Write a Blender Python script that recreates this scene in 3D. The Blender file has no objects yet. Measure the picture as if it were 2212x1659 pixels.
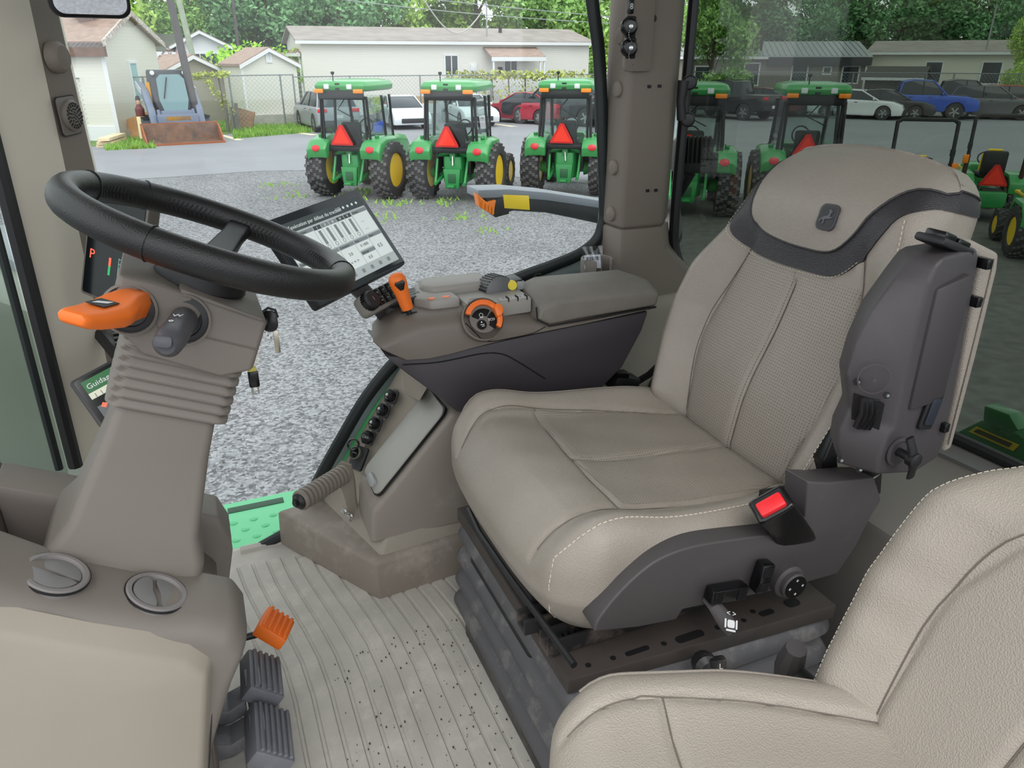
import bpy, bmesh, math, random
from mathutils import Vector as V, Matrix as M
random.seed(7)
S = bpy.context.scene
COL = S.collection
R = math.radians

# ---------------------------------------------------------------- camera
# world: +X rearwards in the cab, +Y to the cab's right side, cab floor z = 0, yard at z = -1.8
FPX, PITCH, YAW, HC = 1600.0, R(23.8), R(23.0), 1.2
GZ = -1.8
cd = bpy.data.cameras.new('camera'); cam = bpy.data.objects.new('camera', cd); COL.objects.link(cam)
cd.sensor_width = 36; cd.lens = FPX / 2212 * 36; cd.clip_start = .02; cd.clip_end = 400
cam.location = (0, 0, HC); cam.rotation_euler = (R(90) - PITCH, 0, -YAW)
S.camera = cam
# ---------------------------------------------------------------- sky and light (bright overcast day)
w = bpy.data.worlds.new('sky'); S.world = w; w.use_nodes = True
nt = w.node_tree; nt.nodes.clear()
bg = nt.nodes.new('ShaderNodeBackground'); out = nt.nodes.new('ShaderNodeOutputWorld')
tc = nt.nodes.new('ShaderNodeTexCoord'); ns = nt.nodes.new('ShaderNodeTexNoise'); rp = nt.nodes.new('ShaderNodeValToRGB')
ns.inputs['Scale'].default_value = 2.5; ns.inputs['Detail'].default_value = 4
rp.color_ramp.elements[0].position = .3; rp.color_ramp.elements[1].position = .75
rp.color_ramp.elements[0].color = (.80, .86, .93, 1); rp.color_ramp.elements[1].color = (1, 1, 1, 1)
L = nt.links.new
L(tc.outputs['Generated'], ns.inputs['Vector']); L(ns.outputs['Fac'], rp.inputs['Fac'])
L(rp.outputs['Color'], bg.inputs['Color']); bg.inputs['Strength'].default_value = 1.0
L(bg.outputs['Background'], out.inputs['Surface'])
sd = bpy.data.lights.new('sun', 'SUN'); sun = bpy.data.objects.new('sun', sd); COL.objects.link(sun)
sd.energy = .6; sd.angle = R(40); sd.color = (1, .98, .95)
sun.rotation_euler = (R(36), R(-14), 0)
vs = S.view_settings; vs.view_transform = 'Standard'; vs.look = 'None'; vs.gamma = 1; vs.use_curve_mapping = False
vs.exposure = 1.0

# ---------------------------------------------------------------- helpers
def at(u, v, x=None, y=None, z=None):
    """point of the place seen at photo position (u, v) that lies in the plane x, y or z = const (survey helper)"""
    f0 = V((math.sin(YAW), math.cos(YAW), 0)); r = V((math.cos(YAW), -math.sin(YAW), 0)); up = V((0, 0, 1))
    f = f0 * math.cos(PITCH) - up * math.sin(PITCH); uu = f0 * math.sin(PITCH) + up * math.cos(PITCH)
    q = r * (u - 1106) / FPX + f - uu * (v - 829.5) / FPX
    t = x / q.x if x is not None else y / q.y if y is not None else (z - HC) / q.z
    return V((0, 0, HC)) + q * t

def lin(c):
    return tuple(((k / 255) / 12.92 if k / 255 <= .04045 else ((k / 255 + .055) / 1.055) ** 2.4) for k in c)

MATS = {}
def mat(name, rgb, rough=.6, metal=0, bump=None, var=None, spec=.5, emit=0, dirt=None, coat=0):
    """plain procedural material: colour + noise variation (scale, amount) + fine relief (kind, scale, strength) + worn dust patches"""
    if name in MATS: return MATS[name]
    m = bpy.data.materials.new(name); m.use_nodes = True; t = m.node_tree; b = t.nodes['Principled BSDF']
    c = lin(rgb) + (1,)
    b.inputs['Base Color'].default_value = c; b.inputs['Roughness'].default_value = rough
    b.inputs['Metallic'].default_value = metal; b.inputs['Specular IOR Level'].default_value = spec
    b.inputs['Coat Weight'].default_value = coat; b.inputs['Coat Roughness'].default_value = .1
    if emit: b.inputs['Emission Color'].default_value = c; b.inputs['Emission Strength'].default_value = emit
    lk = t.links.new; co = t.nodes.new('ShaderNodeTexCoord').outputs['Object']
    src = None
    if var:
        n = t.nodes.new('ShaderNodeTexNoise'); n.inputs['Scale'].default_value = var[0]; n.inputs['Detail'].default_value = 6
        lk(co, n.inputs['Vector'])
        mx = t.nodes.new('ShaderNodeMix'); mx.data_type = 'RGBA'
        mx.inputs['A'].default_value = tuple(k * (1 - var[1]) for k in c[:3]) + (1,)
        mx.inputs['B'].default_value = tuple(min(1, k * (1 + var[1])) for k in c[:3]) + (1,)
        rr = t.nodes.new('ShaderNodeMapRange'); rr.inputs['From Min'].default_value = .3; rr.inputs['From Max'].default_value = .7
        lk(n.outputs['Fac'], rr.inputs['Value']); lk(rr.outputs['Result'], mx.inputs['Factor']); src = mx.outputs['Result']
    if dirt:
        n = t.nodes.new('ShaderNodeTexNoise'); n.inputs['Scale'].default_value = dirt[1]; n.inputs['Detail'].default_value = 8; n.inputs['Roughness'].default_value = .7
        lk(co, n.inputs['Vector'])
        rr = t.nodes.new('ShaderNodeMapRange'); rr.inputs['From Min'].default_value = dirt[2]; rr.inputs['From Max'].default_value = dirt[2] + .18
        rr.inputs['To Max'].default_value = dirt[3]
        lk(n.outputs['Fac'], rr.inputs['Value'])
        mx = t.nodes.new('ShaderNodeMix'); mx.data_type = 'RGBA'; mx.inputs['A'].default_value = c
        if src: lk(src, mx.inputs['A'])
        mx.inputs['B'].default_value = lin(dirt[0]) + (1,)
        lk(rr.outputs['Result'], mx.inputs['Factor']); src = mx.outputs['Result']
    if src: lk(src, b.inputs['Base Color'])
    if bump:
        kind, sc, st = bump
        if kind == 'noise': n = t.nodes.new('ShaderNodeTexNoise'); n.inputs['Detail'].default_value = 3; o = 'Fac'
        elif kind == 'vor': n = t.nodes.new('ShaderNodeTexVoronoi'); o = 'Distance'
        else: n = t.nodes.new('ShaderNodeTexWave'); n.wave_type = 'BANDS'; n.bands_direction = kind[-1].upper(); n.wave_profile = 'SAW'; o = 'Fac'
        n.inputs['Scale'].default_value = sc
        lk(co, n.inputs['Vector'])
        bp = t.nodes.new('ShaderNodeBump'); bp.inputs['Strength'].default_value = st; bp.inputs['Distance'].default_value = .02 if kind.startswith('w') else .002
        lk(n.outputs[o], bp.inputs['Height']); lk(bp.outputs['Normal'], b.inputs['Normal'])
    MATS[name] = m
    return m

def glass(name, tint, gloss=.06, rough=.02, fres=True):
    """thin pane: see-through with a tint, plus a Fresnel mirror layer"""
    if name in MATS: return MATS[name]
    m = bpy.data.materials.new(name); m.use_nodes = True; t = m.node_tree; t.nodes.clear()
    o = t.nodes.new('ShaderNodeOutputMaterial'); mx = t.nodes.new('ShaderNodeMixShader')
    tr = t.nodes.new('ShaderNodeBsdfTransparent'); gl = t.nodes.new('ShaderNodeBsdfGlossy')
    tr.inputs['Color'].default_value = tuple(tint) + (1,); gl.inputs['Roughness'].default_value = rough
    lw = t.nodes.new('ShaderNodeLayerWeight'); lw.inputs['Blend'].default_value = .25
    mu = t.nodes.new('ShaderNodeMath'); mu.operation = 'MULTIPLY_ADD'; mu.inputs[1].default_value = .5 if fres else 0; mu.inputs[2].default_value = gloss
    t.links.new(lw.outputs['Fresnel'], mu.inputs[0]); t.links.new(mu.outputs[0], mx.inputs['Fac'])
    t.links.new(tr.outputs[0], mx.inputs[1]); t.links.new(gl.outputs[0], mx.inputs[2]); t.links.new(mx.outputs[0], o.inputs['Surface'])
    MATS[name] = m
    return m

def link(name, me, mt, par):
    o = bpy.data.objects.new(name, me); COL.objects.link(o)
    for k in (mt if isinstance(mt, (list, tuple)) else [mt]): me.materials.append(k)
    if par is not None: o.parent = par
    return o

def smooth(me, ang=35):
    me.polygons.foreach_set('use_smooth', [True] * len(me.polygons)); me.set_sharp_from_angle(angle=R(ang))

def frame(o, n, up=(0, 0, 1)):
    """matrix with local Z along n, local Y close to up, origin o"""
    z = V(n).normalized(); x = V(up).cross(z)
    if x.length < 1e-5: x = V((1, 0, 0)).cross(z)
    x.normalize(); y = z.cross(x)
    m = M((x, y, z)).transposed().to_4x4(); m.translation = V(o)
    return m

class B:
    """collects shapes in one bmesh; .o() links them as ONE mesh object"""
    def __init__(s): s.bm = bmesh.new()
    def verts(s, pts): return [s.bm.verts.new(p) for p in pts]
    def face(s, vs):
        try: return s.bm.faces.new(vs)
        except ValueError: return None
    def poly(s, pts): s.face(s.verts(pts)); return s
    def raw(s, pts, faces):
        q = s.verts(pts)
        for f in faces: s.face([q[i] for i in f])
        return s
    def box(s, c, d, m=None):
        c = V(c); q = []
        for i in (-.5, .5):
            for j in (-.5, .5):
                for k in (-.5, .5):
                    p = V((i * d[0], j * d[1], k * d[2]))
                    q.append((m @ (p + c)) if m else p + c)
        return s.raw(q, [(0, 1, 3, 2), (4, 6, 7, 5), (0, 4, 5, 1), (2, 3, 7, 6), (0, 2, 6, 4), (1, 5, 7, 3)])
    def prism(s, pts, ax, a, b, m=None, sc=1.0):
        """polygon extruded along axis ax from a to b; sc shrinks the far cap about its centroid"""
        n = len(pts); cx = sum(p[0] for p in pts) / n; cy = sum(p[1] for p in pts) / n
        def mk(p, h): return V((h, p[0], p[1])) if ax == 'x' else V((p[0], h, p[1])) if ax == 'y' else V((p[0], p[1], h))
        r1 = [mk(p, a) for p in pts]; r2 = [mk((cx + (p[0] - cx) * sc, cy + (p[1] - cy) * sc), b) for p in pts]
        if m: r1 = [m @ p for p in r1]; r2 = [m @ p for p in r2]
        return s.loft([r1, r2])
    def loft(s, rings, cap=True, cyc=True, loop=False):
        rs = [s.verts(r) for r in rings]; n = len(rs[0])
        pr = list(zip(rs, rs[1:])) + ([(rs[-1], rs[0])] if loop else [])
        for a, b in pr:
            for i in range(n if cyc else n - 1): s.face([a[i], a[(i + 1) % n], b[(i + 1) % n], b[i]])
        if cap and not loop: s.face(rs[0][::-1]); s.face(rs[-1])
        return s
    def tube(s, path, r, n=10, cyc=False, flat=1.0, up=None):
        path = [V(p) for p in path]; k = len(path); rings = []; u = None
        for i, p in enumerate(path):
            a = path[(i - 1) % k] if cyc or i else p; b = path[(i + 1) % k] if cyc or i < k - 1 else p
            t = (b - a).normalized()
            if u is None:
                u = V(up) if up else (V((0, 0, 1)) if abs(t.z) < .9 else V((1, 0, 0)))
            u = (u - t * u.dot(t)).normalized(); q = t.cross(u); rr = r[i] if isinstance(r, (list, tuple)) else r
            rings.append([p + (u * math.cos(2 * math.pi * j / n) + q * flat * math.sin(2 * math.pi * j / n)) * rr for j in range(n)])
        return s.loft(rings, cap=not cyc, loop=cyc)
    def cyl(s, a, b, r, r2=None, n=20): return s.tube([a, b], [r, r if r2 is None else r2], n)
    def lathe(s, prof, m=None, n=28, cap=True):
        m = m or M()
        return s.loft([[m @ V((r * math.cos(2 * math.pi * j / n), r * math.sin(2 * math.pi * j / n), h)) for j in range(n)] for r, h in prof], cap=cap)
    def rrect(s, w, h, r, t, m, n=5):
        """rounded rectangle plate w x h, corner radius r, thickness t along local z"""
        pts = []
        for cx, cy, a0 in ((w / 2 - r, h / 2 - r, 0), (-w / 2 + r, h / 2 - r, 90), (-w / 2 + r, -h / 2 + r, 180), (w / 2 - r, -h / 2 + r, 270)):
            for i in range(n + 1):
                a = R(a0 + 90 * i / n); pts.append((cx + r * math.cos(a), cy + r * math.sin(a)))
        return s.prism(pts, 'z', 0, t, m)
    def grid(s, f, nu, nv, wrapu=False):
        q = [s.verts([f(i / nu, j / nv) for j in range(nv + 1)]) for i in range(nu + (0 if wrapu else 1))]
        for i in range(nu):
            for j in range(nv):
                a, b = q[i], q[(i + 1) % len(q)]
                s.face([a[j], b[j], b[j + 1], a[j + 1]])
        return s
    def o(s, name, mt, par=None, bev=0, seg=2, ang=35, sub=0, weld=False, limit=25):
        bm = s.bm
        if weld: bmesh.ops.remove_doubles(bm, verts=bm.verts, dist=1e-5)
        bmesh.ops.recalc_face_normals(bm, faces=bm.faces)
        if bev:
            ed = [e for e in bm.edges if e.is_manifold and e.calc_face_angle(0) > R(limit)]
            bmesh.ops.bevel(bm, geom=ed, offset=bev, offset_type='OFFSET', segments=seg, profile=.5, affect='EDGES', clamp_overlap=True)
        me = bpy.data.meshes.new(name); bm.to_mesh(me); bm.free(); smooth(me, ang)
        ob = link(name, me, mt, par)
        if sub:
            md = ob.modifiers.new('sub', 'SUBSURF'); md.levels = md.render_levels = sub
        return ob

def thing(name, label, cat, group=None, loc=(0, 0, 0)):
    o = bpy.data.objects.new(name, None); COL.objects.link(o); o.empty_display_size = .05
    o.location = loc
    return tag(o, label, cat, group)
def tag(o, label, cat, group=None):
    o['label'] = label; o['category'] = cat
    if group: o['group'] = group
    return o
def struct(o): o['kind'] = 'structure'; return o
def stuff(o): o['kind'] = 'stuff'; return o
def rebase(root, p):
    """move a thing's origin to its base p without moving its parts"""
    p = V(p); root.location = p
    seen = set()
    def rec(o):
        for ch in o.children:
            if ch.type == 'MESH' and ch.data.name not in seen: seen.add(ch.data.name); ch.data.transform(M.Translation(-p))
            rec(ch)
    rec(root)
def text(name, s, size, m, mt, par=None, th=.0004, align='LEFT'):
    cu = bpy.data.curves.new(name, 'FONT'); cu.body = s; cu.size = size; cu.extrude = th; cu.align_x = align; cu.resolution_u = 2
    tmp = bpy.data.objects.new(name, cu); COL.objects.link(tmp)
    dg = bpy.context.evaluated_depsgraph_get(); me = bpy.data.meshes.new_from_object(tmp.evaluated_get(dg))
    bpy.data.objects.remove(tmp); bpy.data.curves.remove(cu)
    me.transform(m); me.materials.clear(); me.name = name
    return link(name, me, mt, par)
def dup(root, loc=None, rotz=None, par=None):
    r = root.copy(); COL.objects.link(r); r.parent = par
    if loc is not None: r.location = loc
    if rotz is not None: r.rotation_euler = (0, 0, rotz)
    for ch in list(root.children): dup(ch, par=r)
    return r
def ss(a, b, x):
    t = max(0, min(1, (x - a) / (b - a))); return t * t * (3 - 2 * t)
def lerp(tab, x):
    if x <= tab[0][0]: return tab[0][1]
    for (a, p), (b, q) in zip(tab, tab[1:]):
        if x <= b: t = (x - a) / (b - a); t = t * t * (3 - 2 * t) if False else t; return p + (q - p) * t
    return tab[-1][1]
def arc(cx, cy, r, a0, a1, n): return [(cx + r * math.cos(R(a0 + (a1 - a0) * i / n)), cy + r * math.sin(R(a0 + (a1 - a0) * i / n))) for i in range(n + 1)]
def spline(pts, n=8):
    """Catmull-Rom through the points"""
    p = [V(q) for q in pts]; p = [p[0] * 2 - p[1]] + p + [p[-1] * 2 - p[-2]]; out = []
    for i in range(1, len(p) - 2):
        for k in range(n):
            t = k / n; a, b, c, d = p[i - 1], p[i], p[i + 1], p[i + 2]
            out.append(.5 * ((2 * b) + (c - a) * t + (2 * a - 5 * b + 4 * c - d) * t * t + (3 * b - a - 3 * c + d) * t ** 3))
    return out + [p[-2]]
def segdist(p, a, b):
    d = (b[0] - a[0], b[1] - a[1]); l = d[0] ** 2 + d[1] ** 2
    t = 0 if l == 0 else max(0, min(1, ((p[0] - a[0]) * d[0] + (p[1] - a[1]) * d[1]) / l))
    return math.hypot(p[0] - a[0] - d[0] * t, p[1] - a[1] - d[1] * t)

class Soft:
    """upholstered block: finely gridded rounded box reshaped by fn, with seam grooves; .p() gives surface points for trim"""
    def __init__(s, half, r, fn, m): s.h, s.r, s.fn, s.m = V(half), r, fn, m
    def p(s, q, off=0):
        h, r = s.h, s.r; q = V(q)
        i = V([max(-h[k] + r, min(h[k] - r, q[k])) for k in range(3)]); d = q - i
        n = d.normalized() if d.length > 1e-9 else V((0, 0, 1))
        return s.m @ V(s.fn(i + n * (r + off)))
    def build(s, name, n, mt, par):
        b = bmesh.new(); key = {}; h = s.h
        def vert(q):
            k = tuple(round(c, 5) for c in q)
            if k not in key: key[k] = b.verts.new(s.p(q))
            return key[k]
        for ax in range(3):
            u, v = (ax + 1) % 3, (ax + 2) % 3
            for sg in (-1, 1):
                def pt(i, j):
                    q = V((0, 0, 0)); q[ax] = sg * h[ax]; q[u] = -h[u] + 2 * h[u] * i / n[u]; q[v] = -h[v] + 2 * h[v] * j / n[v]; return q
                for i in range(n[u]):
                    for j in range(n[v]):
                        f = [vert(pt(i, j)), vert(pt(i + 1, j)), vert(pt(i + 1, j + 1)), vert(pt(i, j + 1))]
                        try: b.faces.new(f if sg > 0 else f[::-1])
                        except ValueError: pass
        me = bpy.data.meshes.new(name); b.to_mesh(me); b.free(); smooth(me, 60)
        return link(name, me, mt, par)
# ---------------------------------------------------------------- materials of the cab
TAUPE = mat('taupe_plastic', (114, 107, 100), .55, bump=('noise', 900, .12), var=(3, .05))
TAUPE_D = mat('dark_taupe_plastic', (104, 96, 89), .5, bump=('noise', 900, .12), var=(4, .05))
BEIGE = mat('beige_plastic', (148, 140, 128), .55, bump=('noise', 900, .12), var=(4, .05), dirt=((150, 132, 112), 7, .58, .35))
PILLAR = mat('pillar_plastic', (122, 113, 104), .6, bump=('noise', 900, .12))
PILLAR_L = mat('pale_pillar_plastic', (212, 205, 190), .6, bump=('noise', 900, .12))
DARK = mat('charcoal_plastic', (70, 66, 67), .5, bump=('noise', 1200, .15), dirt=((125, 112, 102), 9, .62, .35))
DARKC = mat('clean_charcoal_plastic', (66, 62, 64), .48, bump=('noise', 1200, .15))
BLACK = mat('black_plastic', (24, 24, 26), .45)
BLACKG = mat('black_gloss', (14, 14, 16), .22)
STEELB = mat('black_steel', (34, 33, 34), .4, dirt=((120, 105, 95), 14, .5, .6))
RUBBER = mat('grey_rubber', (80, 79, 81), .55, dirt=((150, 145, 140), 12, .52, .5))
ORANGE = mat('orange_plastic', (238, 116, 36), .45, var=(6, .05))
RED = mat('red_plastic', (230, 36, 44), .4)
CHROME = mat('bright_metal', (200, 200, 198), .25, metal=1)
MATGREY = mat('floor_mat_rubber', (172, 168, 160), .75, bump=('noise', 160, .25), var=(7, .12), dirt=((196, 190, 180), 11, .5, .6))
LEATHER = mat('taupe_leather', (149, 141, 131), .36, bump=('vor', 520, .35), var=(5, .05), dirt=((140, 128, 114), 4, .58, .35))
LEATHER_I = mat('beige_leather', (156, 147, 136), .42, bump=('vor', 460, .4), var=(6, .04))
LEATHER_B = mat('black_leather', (46, 44, 47), .42, bump=('vor', 520, .35))
THREAD = mat('pale_thread', (205, 196, 180), .8)
THREAD_D = mat('dark_thread', (58, 55, 56), .8)
PLANT = mat('green_paint', (64, 168, 96), .4, coat=.3)
GREENS = mat('mint_step_paint', (104, 200, 144), .5)
WHITE = mat('white_print', (225, 225, 225), .6)
GREYP = mat('grey_plastic', (150, 152, 152), .5, var=(30, .06))
SEAL = mat('rubber_seal', (24, 32, 32), .45)
GLASS = glass('clear_glass', (.95, .97, .96), .02)
TINT = glass('tinted_glass', (.47, .51, .475), .03)

def perforated():
    m = LEATHER.copy(); m.name = 'perforated_leather'; t = m.node_tree; b = t.nodes['Principled BSDF']; lk = t.links.new
    co = t.nodes.new('ShaderNodeTexCoord').outputs['UV']
    n = t.nodes.new('ShaderNodeTexVoronoi'); n.inputs['Randomness'].default_value = 0; n.inputs['Scale'].default_value = 1; n.voronoi_dimensions = '2D'
    lk(co, n.inputs['Vector'])
    c = t.nodes.new('ShaderNodeMath'); c.operation = 'LESS_THAN'; c.inputs[1].default_value = .17; lk(n.outputs['Distance'], c.inputs[0])
    mx = t.nodes.new('ShaderNodeMix'); mx.data_type = 'RGBA'; old = b.inputs['Base Color'].links[0].from_socket
    lk(old, mx.inputs['A']); mx.inputs['B'].default_value = lin((96, 88, 80)) + (1,); lk(c.outputs[0], mx.inputs['Factor']); lk(mx.outputs['Result'], b.inputs['Base Color'])
    return m
PERF = perforated()

# ---------------------------------------------------------------- cab floor
def bend(y): return -.075 * ss(1.2, 1.75, y)
fl = struct(B().prism([(-1.0, -.15), (1.5, -.15), (1.5, 1.79), (-1.0, 1.79)], 'z', -.04, 0).o('floor', MATGREY))
for i in range(16):
    x0 = -.075 + i * .036
    ys = [.25, .6, .9, 1.1, 1.2, 1.3, 1.4, 1.5, 1.6, 1.7 - .012 * (i > 5) * (i - 5)]
    b = B(); b.loft([[(x0 + bend(y) + q, y, z) for q, z in ((0, -.001), (.003, .0045), (.029, .0045), (.032, -.001))] for y in ys])
    b.o('mat_rib', MATGREY, fl, ang=50)
# raised lip of the floor mat along the right-hand opening
lip = [(at(520, 1192, z=.0) + V((0, 0, .0))), at(600, 1172, z=0), at(660, 1150, z=.01), at(700, 1105, z=.05), at(715, 1070, z=.09)]
B().tube(spline(lip, 5), .014, 8).o('mat_lip', MATGREY, fl)
# grit lying in the grooves
gb = B()
for i in range(260):
    x = random.uniform(.1, .43); y = random.uniform(.75, 1.3); s_ = random.uniform(.0008, .0028)
    gb.box((x, y, .0045 + s_ * .4), (s_, s_ * 1.3, s_))
stuff(gb.o('grit', mat('soil', (70, 62, 55), .9), fl))

# ---------------------------------------------------------------- right side: lower wall, glazing, seal
YW = 1.775
lowcurve = [at(u, v, y=YW) for u, v in ((1306, 440), (1302, 485), (1288, 520), (1250, 550), (1190, 575), (1110, 605), (1000, 660), (910, 730), (850, 785), (790, 860), (742, 940), (700, 1015), (665, 1085), (650, 1130))]
lc = spline(lowcurve, 4)
poly = [(p.x, p.z) for p in lc if p.z > .02]
wall = struct(B().prism(poly + [(poly[-1][0], 0), (1.22, 0), (1.22, poly[0][1])], 'y', YW + .006, YW + .03).o('wall_right', mat('outer_panel', (150, 166, 164), .4)))
B().tube([p + V((.03, -.004, -.022)) for p in lc[22:]], .006, 8).o('green_edge', PLANT, wall)
up = [at(u, v, y=YW) for u, v in ((1300, 250), (1294, 120), (1284, 40), (1270, -40), (1250, -110))][::-1]
up = [V((-.30, YW, 1.66)), V((.3, YW, 1.65)), V((.72, YW, 1.60)), V((.88, YW, 1.50))] + up[1:]
sl = spline(up + lowcurve + [at(560, 1185, y=YW)], 5)
struct(B().tube(sl, .017, 10, flat=.8).o('trim_4', SEAL))
gl = [(p.x, p.z) for p in sl]
g1 = struct(B().prism(gl + [(-.05, .0), (-.32, .0)], 'y', YW + .002, YW + .005).o('window_1', GLASS))
# painted step plate outside the opening
stp = thing('step_plate', 'mint green steel step plate with raised dimples outside the cab opening', 'step')
zs = -.03
c4 = [at(u, v, z=zs) for u, v in ((450, 1130), (652, 1080), (700, 1100), (620, 1165), (520, 1190))]
q = [(p.x, p.y) for p in c4]
q = [(-.16, 1.80), (-.16, 2.08), (.17, 2.08), (.17, 1.80)]
B().prism(q, 'z', zs - .012, zs).o('plate', GREENS, stp, bev=.003)
for i in range(6):
    for j in range(4):
        p = V((-.12 + i * .055 + (.027 if j % 2 else 0), 1.83 + j * .045, zs))
        B().lathe([(.012, -.001), (.011, .002), (.006, .005), (.001, .006)], M.Translation(p), 12).o('dimple', GREENS, stp)
B().box((.03, 2.035, zs + .0005), (.16, .03, .003)).o('grip_slot', mat('slot_shadow_green', (28, 70, 48), .6), stp, bev=.001)
B().lathe([(.008, 0), (.008, .006), (.004, .008)], M.Translation((-.09, 2.03, zs)), 12).o('rivet', GREYP, stp)
rebase(stp, (0, 1.94, zs - .012))

# ---------------------------------------------------------------- rear right post with flared foot
XA, XB_, XC = at(1312, 250, y=1.77).x, at(1358, 250, y=1.67).x, at(1452, 250, y=1.67).x
def post_ring(z, g=0, h=0): return [(XA - g * .3, 1.79, z), (XA - g * .2, 1.755 - g * .3, z), (XB_ - g * .3, 1.675 - g, z), (XC + g * .5 + h, 1.672 - g, z), (XC + .06 + g + h, 1.74, z), (XC + .06 + g + h, 1.79, z)]
post = struct(B().loft([post_ring(.785), post_ring(1.75)]).o('trim_2', PILLAR, bev=.012, seg=3))
B().loft([post_ring(.44, .05, .3), post_ring(.60, .045, .2), post_ring(.665, .012, .07), post_ring(.72, .006, .01), post_ring(.786, .004)]).o('post_foot', PILLAR, post, bev=.008, seg=2)
nrm = V((-.08, -(XB_ - XA), 0)).normalized()
for v in (78, 193, 362, 462):
    p = V((XA + (XB_ - XA) * .40, 1.755 - .08 * .40, at(1326, v, y=1.72).z)) + nrm * .001
    B().lathe([(.0195, -.004), (.0195, .003), (.017, .0065), (.008, .009), (.001, .0095)], frame(p, nrm), 22).o('round_cap', PILLAR, post)
for u, v in ((1403, 187), (1425, 186), (1399, 412), (1417, 411)):
    p = at(u, v, y=1.671); B().box(p, (.009, .003, .007)).o('slot', BLACK, post)
# switch and socket plate on the post
pl = at(1380, 55, y=1.665)
pm = frame(pl + V((0, .004, .12)), (0, -1, 0))
B().rrect(.075, .44, .012, .012, pm).o('socket_plate', PILLAR, post, bev=.003)
for v in (58, 104):
    p = at(1358, v, y=1.652)
    sk = B().lathe([(.020, 0), (.020, .006), (.016, .008), (.016, .02), (.013, .024), (.001, .025)], frame(p, (-.35, -.94, 0)), 18).o('power_socket', BLACKG, post)
    B().box(p + V((.009, .008, 0)), (.026, .012, .046)).o('socket_base', BLACK, sk, bev=.003)
    B().lathe([(.005, .024), (.005, .03), (.001, .031)], frame(p, (-.35, -.94, 0)), 10).o('cap_stud', CHROME, sk)
    ch = [p + V((-.006 - .008 * math.sin(k / 7 * math.pi), -.026, -.0045 * k)) for k in range(9)]
    cb = B()
    for c in ch: cb.lathe([(.0001, -.0022), (.0022, 0), (.0001, .0022)], M.Translation(c), 6)
    cb.o('chain', CHROME, sk)
p = at(1362, 14, y=1.654); B().box(p, (.014, .01, .03)).o('rocker_switch', BLACKG, post, bev=.002)
text('switch_mark', '8', .018, frame(p + V((0, -.0055, -.006)), (0, -1, 0)), WHITE, post, align='CENTER')
B().lathe([(.008, 0), (.008, .003), (.003, .004)], frame(at(1411, 40, y=1.665), (0, -1, 0)), 14).o('screw_plug', BLACK, post)

# side shelf between post and console, with the floor-side panel below the seat
sh = struct(B().prism([(.80, .05), (.80, .50), (.86, .565), (1.0, .60), (1.45, .62), (1.45, .05)], 'y', 1.60, 1.79).o('wall_rear_right', mat('shelf_plastic', (165, 160, 148), .55), bev=.03, seg=3))
struct(B().prism([(1.02, -.02), (1.48, -.02), (1.48, .385), (1.10, .385)], 'y', -.1, 1.62).o('wall_rear', mat('rear_panel', (104, 100, 95), .6), bev=.02))

# roof over the cab, out of view; added for shade, cut short for daylight
struct(B().prism([(-.5, .22), (1.55, .22), (1.55, 1.85), (-.5, 1.85)], 'z', 1.74, 1.87).o('ceiling', mat('headliner', (222, 218, 208), .8), bev=.03))

# ---------------------------------------------------------------- rear window: bowed dark tinted pane with sill and seal
bow = [(1.235, 1.735), (1.30, 1.62), (1.39, 1.45), (1.46, 1.22), (1.505, .95), (1.52, .6), (1.52, .1)]
bow = [(p.x, p.y) for p in spline([(a, b, 0) for a, b in bow], 4)]
b = B(); b.loft([[(x, y, .41), (x, y, 1.75), (x + .005, y + .002, 1.75), (x + .005, y + .002, .41)] for x, y in bow], cap=True)
struct(b.o('window_2', TINT))
b = B(); b.loft([[(x - .06, y - .02, .37), (x - .06, y - .02, .395), (x + .02, y + .01, .405), (x + .05, y + .01, .37)] for x, y in bow])
struct(b.o('trim_5', mat('sill_grey', (92, 92, 90), .5)))
e = spline([(1.222, 1.725, 1.7), (1.222, 1.725, 1.1), (1.222, 1.725, .80), (1.232, 1.72, .70), (1.262, 1.68, .62), (1.33, 1.56, .52), (1.40, 1.42, .45), (1.46, 1.2, .42), (1.5, .95, .415), (1.515, .6, .41), (1.515, .1, .41)], 6)
struct(B().tube(e, .014, 8).o('trim_6', BLACK))
# black pane hinge by the post
hg = thing('window_hinge', 'black two-knuckle hinge of the tinted rear window beside the post', 'hinge')
pa, pb = at(1478, 178, y=1.66), at(1474, 258, y=1.66)
B().tube([pa + V((.0, 0, .004)), pa * .5 + pb * .5 + V((-.006, 0, 0)), pb], [.016, .012, .014], 12).o('arm', BLACK, hg)
for p in (pa, pb): B().lathe([(.015, -.012), (.018, -.008), (.018, .008), (.015, .012)], frame(p + V((.012, -.006, 0)), (-.5, -.85, 0)), 18).o('knuckle', BLACK, hg, bev=.002)
rebase(hg, pb)

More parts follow.
